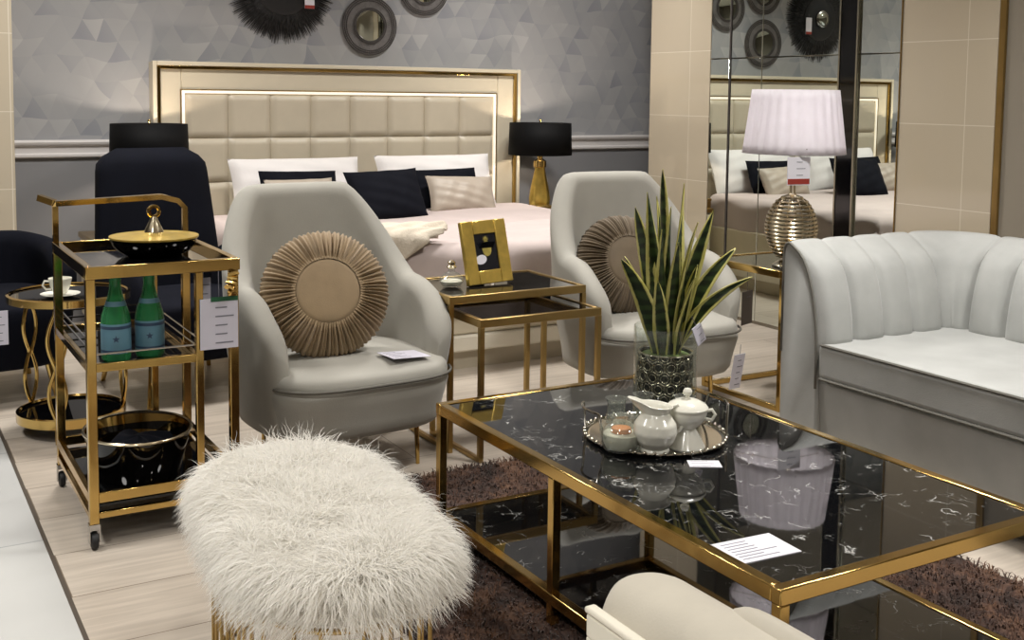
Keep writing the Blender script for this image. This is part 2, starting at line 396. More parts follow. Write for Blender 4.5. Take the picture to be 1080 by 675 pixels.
# ------------------------------------------------------------------ bed
bed = thing('bed', 'upholstered double bed with lit cream tufted headboard against the wallpapered wall', 'bed', (2.63, 5.6, 0))
def b_(x0, x1, y0, y1, z0, z1): return MB().box(x0-2.63, x1-2.63, y0-5.6, y1-5.6, z0, z1)
hb = MB()
FX0, FX1, FZ = 1.44, 3.83, 1.465; IX0, IX1, IZ = 1.60, 3.655, 1.305
def u_frame(m, x0, x1, zt, w, y0, y1, zb=.2):
    for a in ((x0, x0+w, zb, zt), (x1-w, x1, zb, zt), (x0+w, x1-w, zt-w, zt)):
        m.box(a[0]-2.63, a[1]-2.63, y0-5.6, y1-5.6, a[2], a[3])
    return m
head = u_frame(MB(), FX0, FX1, FZ, .16, 6.505, D-.002).build('headboard', 'cream_lacquer', bed, bevel=.006)
MB().box(IX0-.02-2.63, IX1+.02-2.63, 6.545-5.6, 6.585-5.6, .2, IZ+.02).build('headboard_core', 'cream_lacquer', head)
u_frame(MB(), FX0-.004, FX1+.004, FZ+.004, .024, 6.478, 6.506).build('outer_moulding', 'cream_lacquer', head, bevel=.004)
u_frame(MB(), FX0+.022, FX1-.022, FZ-.022, .018, 6.485, 6.507).build('gold_inlay', 'gold', head, bevel=.002)
u_frame(MB(), IX0-.008, IX1+.008, IZ+.008, .007, 6.494, 6.508).build('gold_inlay', 'gold_satin', head, bevel=.001)
u_frame(MB(), IX0, IX1, IZ, .016, 6.496, 6.53).build('led_strip', 'led', head)
# tufted squares
tp = MB(); nc, nr = 8, 4
cw = (IX1-IX0-.03)/nc; zt = IZ-.017; ch = .257
def tuft(cx, zc, w, h):
    def fn(u, v):
        a, b = 2*u-1, 2*v-1
        t = (1-a**14)*(1-b**14)
        return (cx+a*w/2-2.63, 6.508-.022*(max(t, 0)**.6)-5.6, zc+b*h/2)
    return fn
for i in range(nc):
    for j in range(nr):
        tp.grid(tuft(IX0+.015+cw*(i+.5), zt-ch*(j+.5), cw*.995, ch*.99), 13, 13)
tp.build('tufted_panel', 'cream_leather', head, sharp=80)
b_(1.64, 3.62, 4.68, 6.47, .36, .525).build('mattress', 'white_linen', bed, bevel=.05, seg=4)
base = b_(1.58, 3.68, 4.64, 6.49, .165, .40).build('bed_base', 'cream_lacquer', bed, bevel=.012)
b_(1.565, 3.695, 4.625, 6.49, .085, .165).build('painted_led_band', 'pearl', bed, bevel=.01)  # glow of the LED band put into the pale pearl colour of this strip
b_(1.6, 3.66, 4.66, 6.47, 0, .085).build('plinth', 'cream_leather', bed)

def fbm(x, y, s=1): return (sin(x*3.1+1.3*sin(y*2.3+s))+sin(y*4.3+1.7*sin(x*1.9-s))+.5*sin(x*9.3+y*7.1+s)+.5*sin(y*11.7-x*6.3))/3
def duvet():
    X0, X1, Y0, Y1 = 1.575, 3.665, 4.595, 6.15
    def fn(u, v):
        # drape: unroll across X with side drops, along Y with a foot drop
        dl = .27; Lx = (X1-X0)+2*dl; sx_ = -dl+u*Lx
        Ly = (Y1-Y0)+dl; sy_ = -dl+v*Ly
        x, y, dx, dy = X0+sx_, Y0+sy_, 0, 0
        R = .07
        def rnd(s):
            if s >= R: return s, 0
            if s > -R*.57: a = (R-s)/R; a = min(a, PI/2); return R-R*sin(a), R-R*cos(a)
            return 0, R+(-R*.57-s)
        ax, zx = rnd(sx_); bx, zx2 = rnd((X1-X0)-sx_); ay, zy = rnd(sy_)
        if sx_ < (X1-X0)/2: x = X0+ax
        else: x = X1-bx
        y = Y0+ay
        dz = max(zx, zx2, zy)
        top = .600+.010*fbm(x*1.3, y*1.5)+.020*exp_fold(y)
        z = top-dz
        if zy > .05: y += .012*sin(x*13+2*sin(x*5))*min(1, zy*4)
        if max(zx, zx2) > .05: x += (.012*sin(y*15))*(1 if zx > zx2 else -1)
        return (x-2.63, y-5.4, z)
    return MB().grid(fn, 110, 80)
def exp_fold(y): return math.exp(-((y-4.86)/.035)**2)*1.2+math.exp(-((y-5.25)/.05)**2)*.8+sstep(5.3, 5.5, y)*.8
dv = duvet().build('duvet', 'blush', None, sharp=180, loc=(2.63, 5.4, 0))
sd = dv.modifiers.new('solid', 'SOLIDIFY'); sd.thickness = .03; sd.offset = -1
tag(dv, 'blush pink duvet spread over the bed', 'duvet')

def cushion(w, h, t, pinch=.07, wrinkle=.006, seed=0, nx=30):
    rnd = random.Random(seed); p1, p2 = rnd.random()*6, rnd.random()*6
    m = MB()
    for side in (1, -1):
        def fn(u, v, side=side):
            a, b = 2*u-1, 2*v-1
            k = max(0, (1-a*a)*(1-b*b))**.42
            x = a*w/2*(1-pinch*(1-b*b)); z = b*h/2*(1-pinch*(1-a*a))
            y = -side*(t/2*k+(wrinkle*sin(a*9+b*5+p1)*sin(b*8-a*3+p2)*k))
            return (x, y, z)
        m.grid(fn, nx, nx)
    return m
def put_cushion(name, label, cat, mat, cx, cy, zb, w, h, t, tilt, rz=0, roll=0, group=None, seed=0, pinch=.07, border=None, top=False):
    m = cushion(w, h, t, seed=seed, pinch=pinch)
    root = thing(name, label, cat, (cx, cy, zb), rz, group)
    R = Matrix.Rotation(rad(-tilt), 4, 'X') @ Matrix.Translation((0, 0, h/2)) @ Matrix.Rotation(rad(roll), 4, 'Y')
    m.xf(R).build('cushion_body', mat, root, sharp=180)
    if border:
        f = MB(); pts = []
        hw, hh = w/2, h/2
        N = 12
        for (x0, z0, x1, z1) in ((-hw, -hh, hw, -hh), (hw, -hh, hw, hh), (hw, hh, -hw, hh), (-hw, hh, -hw, -hh)):
            for i in range(N):
                q = i/N; x = lerp(x0, x1, q); z = lerp(z0, z1, q); a, b = x/hw, z/hh
                pts.append((x*(1-pinch*(1-b*b)), 0, z*(1-pinch*(1-a*a))))
        f.tube(pts, border[1], 8, closed=True).xf(R).build('border', border[0], root, sharp=180)
    return root
put_cushion('bed_pillow', 'white pillow upright against the headboard behind the left taupe cushion', 'pillow', 'white_linen', 2.215, 6.22, 0.583, .80, .36, .2, 22, seed=1, pinch=.04)
put_cushion('bed_pillow', 'white pillow upright against the headboard at the lamp side of the bed', 'pillow', 'white_linen', 3.12, 6.22, 0.583, .80, .365, .2, 22, seed=2, pinch=.04)
put_cushion('edged_cushion', 'black-edged cushion between the left white pillow and a taupe cushion', 'cushion', 'black_cloth', 2.165, 6.05, 0.593, .46, .285, .12, 24, 0, 1, seed=3, pinch=.03)
put_cushion('edged_cushion', 'black-edged cushion behind the right taupe cushion near the gold lamp', 'cushion', 'black_cloth', 3.09, 6.05, 0.593, .46, .275, .12, 24, 0, -1, seed=4, pinch=.03)
put_cushion('taupe_cushion', 'taupe satin cushion partly hidden by the left armchair back', 'cushion', 'taupe_satin', 2.13, 5.90, 0.588, .41, .262, .13, 28, 4, 0, seed=5)
put_cushion('taupe_cushion', 'taupe satin cushion at the right of the bed beside the black cushion', 'cushion', 'taupe_satin', 3.12, 5.90, 0.588, .44, .25, .14, 28, -4, 2, seed=6)
put_cushion('black_cushion', 'large black square cushion at the middle front of the pillows', 'cushion', 'black_cloth', 2.56, 5.70, 0.583, .46, .33, .16, 30, 2, -2, seed=7)
# knitted throw hanging over the foot of the bed
def throw(u, v):
    c = 2*v-1; hw = .07+.12*(1-u**3)
    q = c*hw+.02*sin(u*11)*(1-u)
    x = 1.66+.70*u+.02*sin(v*9+u*5); y0 = 4.66+.05*u
    top = .632+.024*abs(sin(v*8.5+u*4.2))+.016*abs(sin(v*19-u*7))*(1-.5*u)+.045*(1-c*c)
    y = y0+q
    z = top
    if y < 4.585:
        d = 4.585-y; y = 4.572-.012*abs(sin(u*17+v*3)); z = top-d*(2.6-1.2*u)-.01
    if c > .85: z = lerp(z, .617, (c-.85)/.15)
    return (x-2, y-4.7, z)
th = MB().grid(throw, 50, 36).build('knitted_throw', 'throw', None, sharp=180, loc=(2, 4.7, 0))
th.modifiers.new('solid', 'SOLIDIFY').thickness = .008
tag(th, 'cream knitted throw bunched over the foot of the bed', 'throw')

# ------------------------------------------------------------------ nightstands and bedside lamps
def nightstand(x0, x1, label):
    cx = (x0+x1)/2; h = (x1-x0)/2
    t = thing('nightstand', label, 'nightstand', (cx, 6.245, 0))
    MB().box(-h+.01, h-.01, -.2, .2, .08, .50).build('body', 'cream_lacquer', t, bevel=.006)
    MB().box(-h, h, -.215, .21, .50, .53).build('top', 'gold_satin', t, bevel=.004)
    MB().box(-h+.02, h-.02, -.19, .19, 0, .08).build('plinth', 'gold_satin', t)
    for z in (.1, .30):
        d = MB().box(-h+.025, h-.025, -.214, -.2, z, z+.185).build('drawer', 'cream_lacquer', t, bevel=.004)
        MB().box(-.06, .06, -.226, -.214, z+.09, z+.10).build('handle', 'gold', d, bevel=.002)
    return t
nightstand(3.715, 4.20, 'cream nightstand with brass top right of the bed')
nightstand(1.02, 1.50, 'cream nightstand left of the bed behind the navy tall chair')
def bedside_lamp(x, y, z, label):
    t = thing('bedside_lamp', label, 'lamp', (x, y, z), 0)
    MB().lathe([(.055, 0), (.06, .006), (.06, .02), (.05, .024), (.066, .05), (.070, .10), (.060, .17), (.044, .24), (.036, .28), (.034, .30)], n=28).build('lamp_base', 'gold_leaf', t)
    MB().lathe([(.034, .30), (.042, .305), (.042, .345), (.03, .352), (.018, .36), (.018, .39)], n=24).build('neck', 'gold', t)
    sh = MB().lathe([(.208, .385), (.202, .592)], n=48, capb=False, capt=False).build('lamp_shade', 'shade_black', t)
    sh.modifiers.new('s', 'SOLIDIFY').thickness = .004
    sp = MB()
    for k in range(3): sp.tube([(0, 0, .575), (.2*cos(k*2*PI/3), .2*sin(k*2*PI/3), .575)], .002, 6)
    sp.tube([(0, 0, .39), (0, 0, .605)], .004, 8); sp.ball((0, 0, .608), .009, 10, 6)
    sp.build('harp', 'gold', t)
    MB().ball((0, 0, .47), .028, 14, 10).build('bulb', 'bulb', t)
    return t
bedside_lamp(3.845, 6.24, .53, 'black drum lamp with gold bottle-shaped base on the right nightstand')
bedside_lamp(1.36, 6.24, .53, 'black drum lamp shade showing above the navy tall-backed chair')
bx = thing('trinket_box', 'small brass box on the right nightstand beside the gold lamp', 'box', (3.785, 6.10, .53))
MB().box(-.065, .065, -.05, .05, 0, .05).build('body', 'gold_satin', bx, bevel=.004)
MB().box(-.068, .068, -.053, .053, .05, .068).build('lid', 'gold_satin', bx, bevel=.004)

# ------------------------------------------------------------------ wall mirrors
sb = thing('sunburst_mirror', 'large black feathered sunburst mirror on the wallpaper above the headboard', 'mirror', (2.225, D, 1.93))
fe = MB(); rr = random.Random(3)
for layer in range(3):
    for k in range(210):
        a = 2*PI*(k+rr.random()*.8)/210; R0, R1 = .09, .345-.05*layer-rr.random()*.035; w = .0048
        y = -.02-.012*layer
        d = Vector((cos(a), 0, sin(a))); nrm = Vector((-sin(a), 0, cos(a)))
        pts = []
        for q, ww in ((0, .5), (.35, 1), (.75, .8), (1, .1)):
            r = lerp(R0, R1, q); c = d*r+Vector((0, y+.012*q*q, 0))
            pts += [c-nrm*w*ww, c+nrm*w*ww]
        fe.add(pts, [(0, 1, 3, 2), (2, 3, 5, 4), (4, 5, 7, 6)])
feo = fe.build('feathers', 'feather', sb); feo.modifiers.new('s', 'SOLIDIFY').thickness = .002
Ry = Matrix.Rotation(PI/2, 4, 'X')
MB().lathe([(.17, 0), (.17, .045), (.15, .058), (.075, .06)], n=40).xf(Ry).build('core_disc', 'feather', sb)
MB().lathe([(.066, .058), (.066, .075), (.054, .08)], n=32).xf(Ry).build('mirror_rim', 'chrome', sb)
MB().lathe([(.054, .078), (.04, .085), (.02, .089), (.004, .09)], n=32).xf(Ry).build('mirror_glass', 'mirror', sb)
pt = thing('price_tag', 'white price tag with red foot hanging on the sunburst mirror', 'tag', (2.375, D-.075, 1.785))
MB().box(-.03, .03, -.002, .002, .02, .15).build('card', 'paper', pt)
MB().box(-.03, .03, -.0035, -.002, .02, .04).build('printed_band', 'red_ink', pt)
MB().tube([(0, 0, .15), (-.02, .03, .2)], .0012, 5).build('string', 'ink', pt)
def ring_mirror(x, z, R, label):
    t = thing('round_mirror', label, 'mirror', (x, D, z), 0, 'round wire mirrors')
    w = MB()
    for q in (1.0, .93, .86): w.ring((0, -.02, 0), R*q, .0042, 56, 6, 'y')
    w.build('outer_rings', 'wire_dark', t)
    m = MB()
    for k in range(84):
        a = 2*PI*k/84; m.tube([(R*.6*cos(a), -.022, R*.6*sin(a)), (R*cos(a+.10), -.02, R*sin(a+.10))], .0022, 4)
    m.build('wire_weave', 'wire_mesh', t)
    MB().lathe([(.58*R, .004), (R*.99, .004), (R*.99, .012), (.58*R, .012)], n=56).xf(Ry).build('backing', 'wire_mesh', t)
    w = MB()
    for q in (.60, .55): w.ring((0, -.026, 0), R*q, .005, 48, 6, 'y')
    w.build('inner_ring', 'wire_dark', t)
    MB().lathe([(.56*R, .012), (.56*R, .022), (.5*R, .024), (.001, .024)], n=44).xf(Ry).build('mirror_glass', 'mirror', t)
ring_mirror(2.79, 1.722, .18, 'round wire-framed mirror hanging whole just right of the sunburst mirror')
ring_mirror(3.165, 1.975, .17, 'round wire-framed mirror cut by the photo top, rightmost of the wall group')
ring_mirror(2.80, 2.115, .17, 'round wire-framed mirror high on the wall, seen only in the panel mirrors')

# ------------------------------------------------------------------ armchairs
def chair_shell(ax, by, hb_, harm, hfront, zb, t=.075, pm=126, lean=.16, exp=2.8, taper=.78):
    def R(f):
        s, c = abs(sin(f)), abs(cos(f)); return 1/(((s/ax)**exp+(c/by)**exp)**(1/exp))
    NU = 72
    rows = []
    for i in range(NU+1):
        f = rad(-pm+2*pm*i/NU); a = abs(math.degrees(f))
        T = lerp(hb_, harm, .5*sstep(30, 76, a)+.5*max(0, min(1, (a-36)/42))); T = T-(harm-hfront)*max(0, (a-78)/(pm-78))**2
        e = 1
        if a > pm-12: e = math.sqrt(max(.0, 1-((a-(pm-12))/12)**2))
        T = T-.05*(1-e)
        tt = t*max(e, .06)
        d = Vector((sin(f), cos(f), 0)); r0 = R(f)
        def pos(off, z):
            sc = taper+(1-taper)*sstep(zb-.02, zb+.30, z)
            p = d*(r0*sc-t/2+off)
            p.y += lean*max(0, z-.42)*max(0, cos(f))**.6
            return Vector((p.x, p.y, z))
        row = []; zr = T-tt/2
        for k in range(11): row.append(pos(tt/2, lerp(zb, zr, k/10)))
        for k in range(1, 6):
            b = PI*k/6; row.append(pos(tt/2*cos(b), zr+tt/2*sin(b)))
        for k in range(10): row.append(pos(-tt/2, lerp(zr, zb, k/9)))
        rows.append(row)
    nv = len(rows[0]); m = MB()
    vs = [v for r in rows for v in r]; fs = []
    for i in range(NU):
        for j in range(nv):
            j2 = (j+1) % nv; fs.append((i*nv+j, (i+1)*nv+j, (i+1)*nv+j2, i*nv+j2))
    fs.append(tuple(range(nv))); fs.append(tuple(NU*nv+k for k in range(nv-1, -1, -1)))
    return m.add(vs, fs)
def seat_block(ax, yb, yf, zb, zt, dome=.02, exp=3.2, taper=.84, rnd=.03, n=56):
    """soft block with super-elliptic plan between yf (front) and yb (back)"""
    cy = (yb+yf)/2; by = (yb-yf)/2; m = MB()
    prof = [(.0, zb), (.7, zb), (.96, zb), (1, zb+.02)]+[(1, lerp(zb+.02, zt-rnd, q)) for q in (.25, .5, .75, 1)]
    prof += [(1-rnd/ax*(1-cos(b)), zt-rnd+rnd*sin(b)) for b in (PI/6, PI/3, PI/2)]+[(.7, zt+dome*.6), (.35, zt+dome*.95), (.0, zt+dome)]
    vs = []
    for q, z in prof:
        sc = taper+(1-taper)*sstep(zb, zb+.2, z) if taper < 1 else 1
        for k in range(n):
            a = 2*PI*k/n; s, c = sin(a), cos(a)
            r = 1/((abs(s)/ax)**exp+(abs(c)/by)**exp)**(1/exp)
            vs.append((s*r*q*sc, cy+c*r*q*(sc if c < 0 else 1), z))
    fs = []
    for i in range(len(prof)-1):
        for k in range(n):
            k2 = (k+1) % n; fs.append((i*n+k, i*n+k2, (i+1)*n+k2, (i+1)*n+k))
    return m.add(vs, fs)
def make_armchair(label, rz, loc):
    t = thing('lounge_armchair', label, 'armchair', loc, rz)
    chair_shell(.375, .36, .96, .635, .47, .165, t=.10, taper=.88).build('shell', 'velvet_chair', t, sharp=180)
    seat_block(.345, .27, -.345, .165, .335, 0, taper=.90).build('seat_base', 'velvet_chair', t, sharp=180)
    seat_block(.335, .27, -.338, .30, .380, .028, taper=1, rnd=.035).build('seat_cushion', 'velvet_chair', t, sharp=180)
    pip = []
    for k in range(-22, 23):
        a = PI+k/22*rad(64); s, c = sin(a), cos(a); e = 3.2; by = .3085
        r = 1/((abs(s)/.345)**e+(abs(c)/by)**e)**(1/e); pip.append((s*r*1.0, -.0375+c*r*1.004, .338+.004*cos(k/22*PI/2)))
    MB().tube(pip, .0052, 6).build('piping', 'piping_dark', t, sharp=180, label='dark piping along the seat front')
    for sx in (-1, 1):
        for y in (-.23, .24):
            MB().tube([(sx*.20, y*.85, .18), (sx*.205, y*.87, 0)], [.010, .007], 10).build('leg', 'gold', t)
    br = MB(); br.bar((-.22, -.21, .158), (.22, .22, .158), .02); br.bar((.22, -.21, .158), (-.22, .22, .158), .02)
    br.build('cross_bar', 'gold', t)
    return t
make_armchair('grey velvet armchair beside the bar cart, whole round pillow and card on its seat', 4, (1.452, 3.69, 0))
make_armchair('grey velvet armchair behind the snake plant, nearer the mirrors', -6, (2.885, 3.80, 0))

def ruffle_pillow(R, seed):
    rnd = random.Random(seed); NT_ = 432; NR = 16
    ph = [rnd.random()*2*PI for _ in range(6)]
    def pleat(a): return (sin(82*a+1.3*sin(5*a+ph[0])+.9*sin(11*a+ph[1]))*.62+.38*sin(47*a+1.5*sin(7*a+ph[2])))
    m = MB()
    def fn(u, v, side):
        a = 2*PI*u; q = .50+v*.5
        rr_ = R*q*(1+.018*pleat(a)*sstep(.9, 1, q))
        base = .085*max(0, 1-q**2.6)**.62+.004
        amp = .014*sstep(.50, .62, q)*(1-.35*sstep(.9, 1, q))
        return (rr_*cos(a), -side*(base+amp*pleat(a)), rr_*sin(a))
    m.grid(lambda u, v: fn(u, v, 1), NT_, NR, wu=True)
    m.grid(lambda u, v: fn(u, v, -1), NT_, NR, wu=True)
    c = MB()
    for side in (1, -1):
        c.grid(lambda u, v, side=side: (R*.53*v*cos(2*PI*u), -side*(.086-.012*v**4-.006*sstep(.93, 1, v)), R*.53*v*sin(2*PI*u)), 48, 12, wu=True)
    return m, c
def put_ruffle(label, x, y, zb, R, tilt, rz, mat, seed):
    t = thing('ruffled_pillow', label, 'pillow', (x, y, zb), rz)
    a, c = ruffle_pillow(R, seed); X = Matrix.Rotation(rad(-tilt), 4, 'X') @ Matrix.Translation((0, 0, R))
    a.xf(X).build('pleated_ring', mat, t, sharp=180); c.xf(X).build('centre_panel', mat, t, sharp=180)
put_ruffle('round tan pleated pillow on the armchair beside the bar cart', 1.365, 3.575, .395, .222, 20, -12, 'tan', 1)
put_ruffle('round brownish pleated pillow partly behind the snake plant', 2.765, 3.745, .395, .212, 22, -10, 'brown_tan', 2)

def paper_card(name, label, cat, loc, rz, w, d, mat='paper', fold=False, lines=5, tilt=0):
    t = thing(name, label, cat, loc, rz)
    MB().box(-w/2, w/2, -d/2, d/2, 0, .0016).build('sheet', mat, t)
    ln = MB(); rnd = random.Random(int(w*1e4+d*1e5))
    for i in range(lines):
        y = d*(.36-.72*i/max(1, lines-1)); ww = w*(.3+.4*rnd.random())
        ln.box(-w*.4, -w*.4+ww, y-d*.012, y+d*.012, .0016, .0020)
    ln.build('printed_lines', 'ink', t)
    return t
br = paper_card('brochure', 'white folded brochure lying on the left armchair seat', 'brochure', (1.60, 3.47, .405), 12, .16, .10, 'paper_cool')
br.rotation_euler = (rad(2), rad(5), rad(12))

# hanging tags
def hang_tag(name, label, loc, rz, w, h, mat, lines=4, top=None, string=.05, rx=0):
    t = thing(name, label, 'tag', loc, rz)
    if rx: t.rotation_euler = (rad(rx), 0, rad(rz))
    MB().box(-w/2, w/2, -.0015, .0015, 0, h).build('card', mat, t)
    if top: MB().box(-w*.22, w/2, -.0025, -.0015, h*.94, h*1.03).build('top_strip', top, t)
    ln = MB(); rnd = random.Random(int(h*1e4))
    for i in range(lines):
        z = h*(.82-.7*i/max(1, lines-1)); ww = w*(.2+.35*rnd.random())
        ln.box(-w*.1, -w*.1+ww, -.0022, -.0015, z-h*.012, z+h*.012)
    ln.build('printed_lines', 'ink', t)
    if string: MB().tube([(0, 0, h), (0, .004, h+string)], .0012, 5).build('string', 'ink', t)
    return t
hang_tag('price_tag', 'white price tag hanging at the front of the armchair behind the plant', (3.065, 3.435, .115), 8, .065, .15, 'paper_cool', 5, rx=10, string=.04)

# ------------------------------------------------------------------ nesting tables
def nest_table(label, x0, x1, y0, y1, z, top, legs):
    cx, cy = (x0+x1)/2, (y0+y1)/2; a, b = (x1-x0)/2, (y1-y0)/2; w = .018
    t = thing('nesting_table', label, 'side table', (cx, cy, 0))
    f = MB()
    for s in (-1, 1):
        f.box(-a, a, s*b-(w if s > 0 else 0), s*b+(0 if s > 0 else w), z-.03, z)
        f.box(s*a-(w if s > 0 else 0), s*a+(0 if s > 0 else w), -b+w, b-w, z-.03, z)
    f.build('top_frame', 'gold_satin', t, bevel=.002)
    MB().box(-a+w, a-w, -b+w, b-w, z-.014, z-.004).build('table_top', top, t)
    for sx in (-1, 1):
        for sy in (-1, 1):
            x = sx*(a-w/2); y = sy*(b-w/2); MB().box(x-.009, x+.009, y-.009, y+.009, .016, z-.03).build('leg', 'gold_satin', t)
        MB().box(sx*(a-w/2)-.009, sx*(a-w/2)+.009, -b, b, 0, .016).build('floor_bar', 'gold_satin', t, bevel=.002)
    return t
nest_table('taller gold nesting table carrying the gold photo frame', 1.815, 2.405, 3.55, 3.98, .575, 'smoke_glass', 0)
nest_table('lower gold nesting table with black top tucked under the taller one', 1.86, 2.375, 3.40, 3.80, .515, 'black_glass', 0)

# photo frame with its easel back
pf = thing('photo_frame', 'gold leaf photo frame with a pineapple print on the nesting table', 'photo frame', (2.085, 3.735, .577), 5)
PFR = Matrix.Rotation(rad(-14), 4, 'X') @ Matrix.Rotation(rad(-1.5), 4, 'Y')
fw, fh, bw = .205, .245, .052
fr = MB()
fr.box(-fw/2, -fw/2+bw, -.011, .011, 0, fh).box(fw/2-bw, fw/2, -.011, .011, 0, fh).box(-fw/2+bw, fw/2-bw, -.011, .011, 0, bw).box(-fw/2+bw, fw/2-bw, -.011, .011, fh-bw, fh)
fr.xf(PFR).build('frame_border', 'gold_leaf', pf, bevel=.003)
pic = MB().box(-fw/2+bw-.002, fw/2-bw+.002, -.004, .002, bw-.002, fh-bw+.002).xf(PFR).build('picture', 'art_black', pf)
def flat_ellipse(cx, cz, rx, rz, y0, y1, n=28):
    m = MB(); m.add([(cx+rx*cos(2*PI*k/n), y, cz+rz*sin(2*PI*k/n)) for y in (y0, y1) for k in range(n)],
                    [tuple(range(n)), tuple(range(2*n-1, n-1, -1))]+[(k, (k+1) % n, n+(k+1) % n, n+k) for k in range(n)]); return m
pine = flat_ellipse(.004, .135, .021, .03, -.0055, -.0038)
for k in range(7):
    a = rad(-60+20*k); pine.add([(.004-.006*cos(a), -.005, .162), (.004+.006*cos(a), -.005, .162), (.004+.02*sin(a), -.005, .162+.024*cos(a))], [(0, 1, 2)])
pine.xf(PFR).build('pineapple_print', 'art_gold', pic)
flat_ellipse(-.012, .098, .026, .018, -.007, -.0055).xf(Matrix.Rotation(rad(-14), 4, 'X') @ Matrix.Rotation(rad(-12), 4, 'Y')).build('oval_sticker', 'paper', pic)
es = MB(); es.add([(-.03, .014, .16), (.03, .014, .16), (.035, .10, .0), (-.035, .10, .0), (-.03, .02, .16), (.03, .02, .16), (.035, .106, .0), (-.035, .106, .0)],
                  [(0, 1, 2, 3), (4, 7, 6, 5), (0, 4, 5, 1), (3, 2, 6, 7), (0, 3, 7, 4), (1, 5, 6, 2)])
es.build('easel_back', 'black_cloth', pf)
gb = thing('glass_burner', 'small glass bottle with gold top beside the gold photo frame', 'bottle', (1.93, 3.76, .572))
MB().lathe([(.02, 0), (.034, .004), (.046, .02), (.046, .034), (.03, .05), (.014, .058), (.012, .07)], n=28).build('body', 'glass', gb)
MB().lathe([(.02, .004), (.036, .01), (.041, .022), (.036, .026)], n=24).build('contents', 'white_wax', gb)
MB().lathe([(.016, .071), (.02, .076), (.013, .084), (.016, .094), (.006, .102)], n=20).build('stopper', 'gold_light', gb)

# ------------------------------------------------------------------ coffee table
TX0, TX1, TY0, TY1, TZ = 1.405, 2.185, 1.435, 2.83, .42
ct = thing('coffee_table', 'large gold coffee table with black marble top and lower shelf on the rug', 'coffee table', ((TX0+TX1)/2, (TY0+TY1)/2, .026))
A, B = (TX1-TX0)/2, (TY1-TY0)/2; Z0 = .026; w = .026; zt = TZ-Z0
def rect_frame(m, a, b, w, z0, z1):
    for s in (-1, 1):
        m.box(-a, a, min(s*b, s*(b-w)), max(s*b, s*(b-w)), z0, z1)
        m.box(min(s*a, s*(a-w)), max(s*a, s*(a-w)), -b+w, b-w, z0, z1)
    return m
rect_frame(MB(), A, B, w, zt-.032, zt).build('top_frame', 'gold', ct, bevel=.0025)
MB().box(-A+w, A-w, -B+w, B-w, zt-.016, zt-.003).build('table_top', 'marble', ct)
rect_frame(MB(), A, B, w, .05, .078).build('shelf_frame', 'gold', ct, bevel=.0025)
MB().box(-A+w, A-w, -B+w, B-w, .060, .075).build('lower_shelf', 'marble', ct)
for x in (-1, 1):
    for y in (-1, 0, 1):
        X = x*(A-w/2); Y = y*(B-w/2)+(.08 if y == 0 else 0)
        MB().box(X-w/2+.001, X+w/2-.001, Y-w/2+.001, Y+w/2-.001, 0, zt-.032).build('leg', 'gold', ct, bevel=.002)

# rug
def rug_fn(u, v):
    x = 1.10+u*1.57; y = .9+v*2.47
    e = min(u, 1-u, v, 1-v)
    z = (.012+.006*fbm(x*14, y*14)+.004*fbm(x*41+3, y*37))*sstep(0, .012, e)+.001
    x += .006*sin(y*60+2*sin(y*23))*(1 if e < .01 else 0)
    y += .006*sin(x*60+2*sin(x*23))*(1 if e < .01 else 0)
    return (x-1.885, y-2.135, z)
rug = thing('shag_rug', 'dark brown mottled shag rug under the coffee table', 'rug', (1.885, 2.135, 0))
MB().grid(rug_fn, 150, 220).build('rug_base', 'rug', rug, sharp=180)
pile = MB(); rr = random.Random(5)
for k in range(42000):
    u, v = rr.random(), rr.random()
    p = Vector(rug_fn(u, v)); a = rr.random()*2*PI; ln = .016+.012*rr.random(); wd = .0016
    d = Vector((cos(a), sin(a), 0)); s_ = Vector((-sin(a), cos(a), 0))*wd
    p.z = max(.004, p.z-.002)
    b1 = p+d*ln*.35+Vector((0, 0, ln*.62)); b2 = p+d*ln*.95+Vector((0, 0, ln*.66))
    pile.add([p-s_, p+s_, b1+s_, b1-s_, b2], [(0, 1, 2, 3), (3, 2, 4)])
pl = pile.build('rug_pile', 'rug', rug, sharp=180); pl['kind'] = 'stuff'

# ------------------------------------------------------------------ things on the coffee table
ZT = TZ-.003
bc = paper_card('price_card', 'large white price card at the near corner of the marble table top', 'card', (1.50, 1.605, ZT), -4, .145, .10, 'paper', lines=7)
MB().box(-.08, -.071, -.052, .052, 0, .003).build('holder_edge', M['glass'], bc)
paper_card('price_card', 'small white card on the marble top in front of the silver tray', 'card', (1.742, 2.05, ZT), -30, .078, .048, 'paper', lines=3)

# plant in cut metal pot inside a glass cylinder
PC = (2.005, 2.545)
gv = thing('glass_cylinder', 'clear glass cylinder vase around the patterned pot on the marble table', 'vase', (*PC, ZT))
MB().lathe([(.0, .0), (.090, 0), (.092, .004), (.092, .222), (.0905, .224), (.089, .222), (.089, .009), (.0, .009)], n=56, capb=False, capt=False).build('vase_glass', 'vase_glass', gv)
pt_ = thing('plant_pot', 'dark pot with silver hexagon lattice inside the glass cylinder', 'pot', (*PC, ZT+.010))
MB().lathe([(.076, 0), (.078, .004), (.078, .138), (.073, .138), (.073, .125), (.0, .125)], n=48, capt=False).build('pot_wall', 'pot_inner', pt_)
lat = MB(); hx = .0185; Rl = .0795
def cyl(u, z): return (Rl*cos(u/Rl), Rl*sin(u/Rl), z)
circ = 2*PI*Rl; ncol = 14; du = circ/ncol; dz = du*.866
for i in range(ncol):
    for j in range(5):
        cu = (i+(.5 if j % 2 else 0))*du; cz = .012+dz*(j+.0)
        for rr_, tr in ((du*.54, .0022), (du*.32, .0022)):
            pts = [cyl(cu+rr_*cos(2*PI*k/12+PI/6), min(.139, max(.001, cz+rr_*sin(2*PI*k/12+PI/6)))) for k in range(12)]
            lat.tube(pts, tr, 5, closed=True)
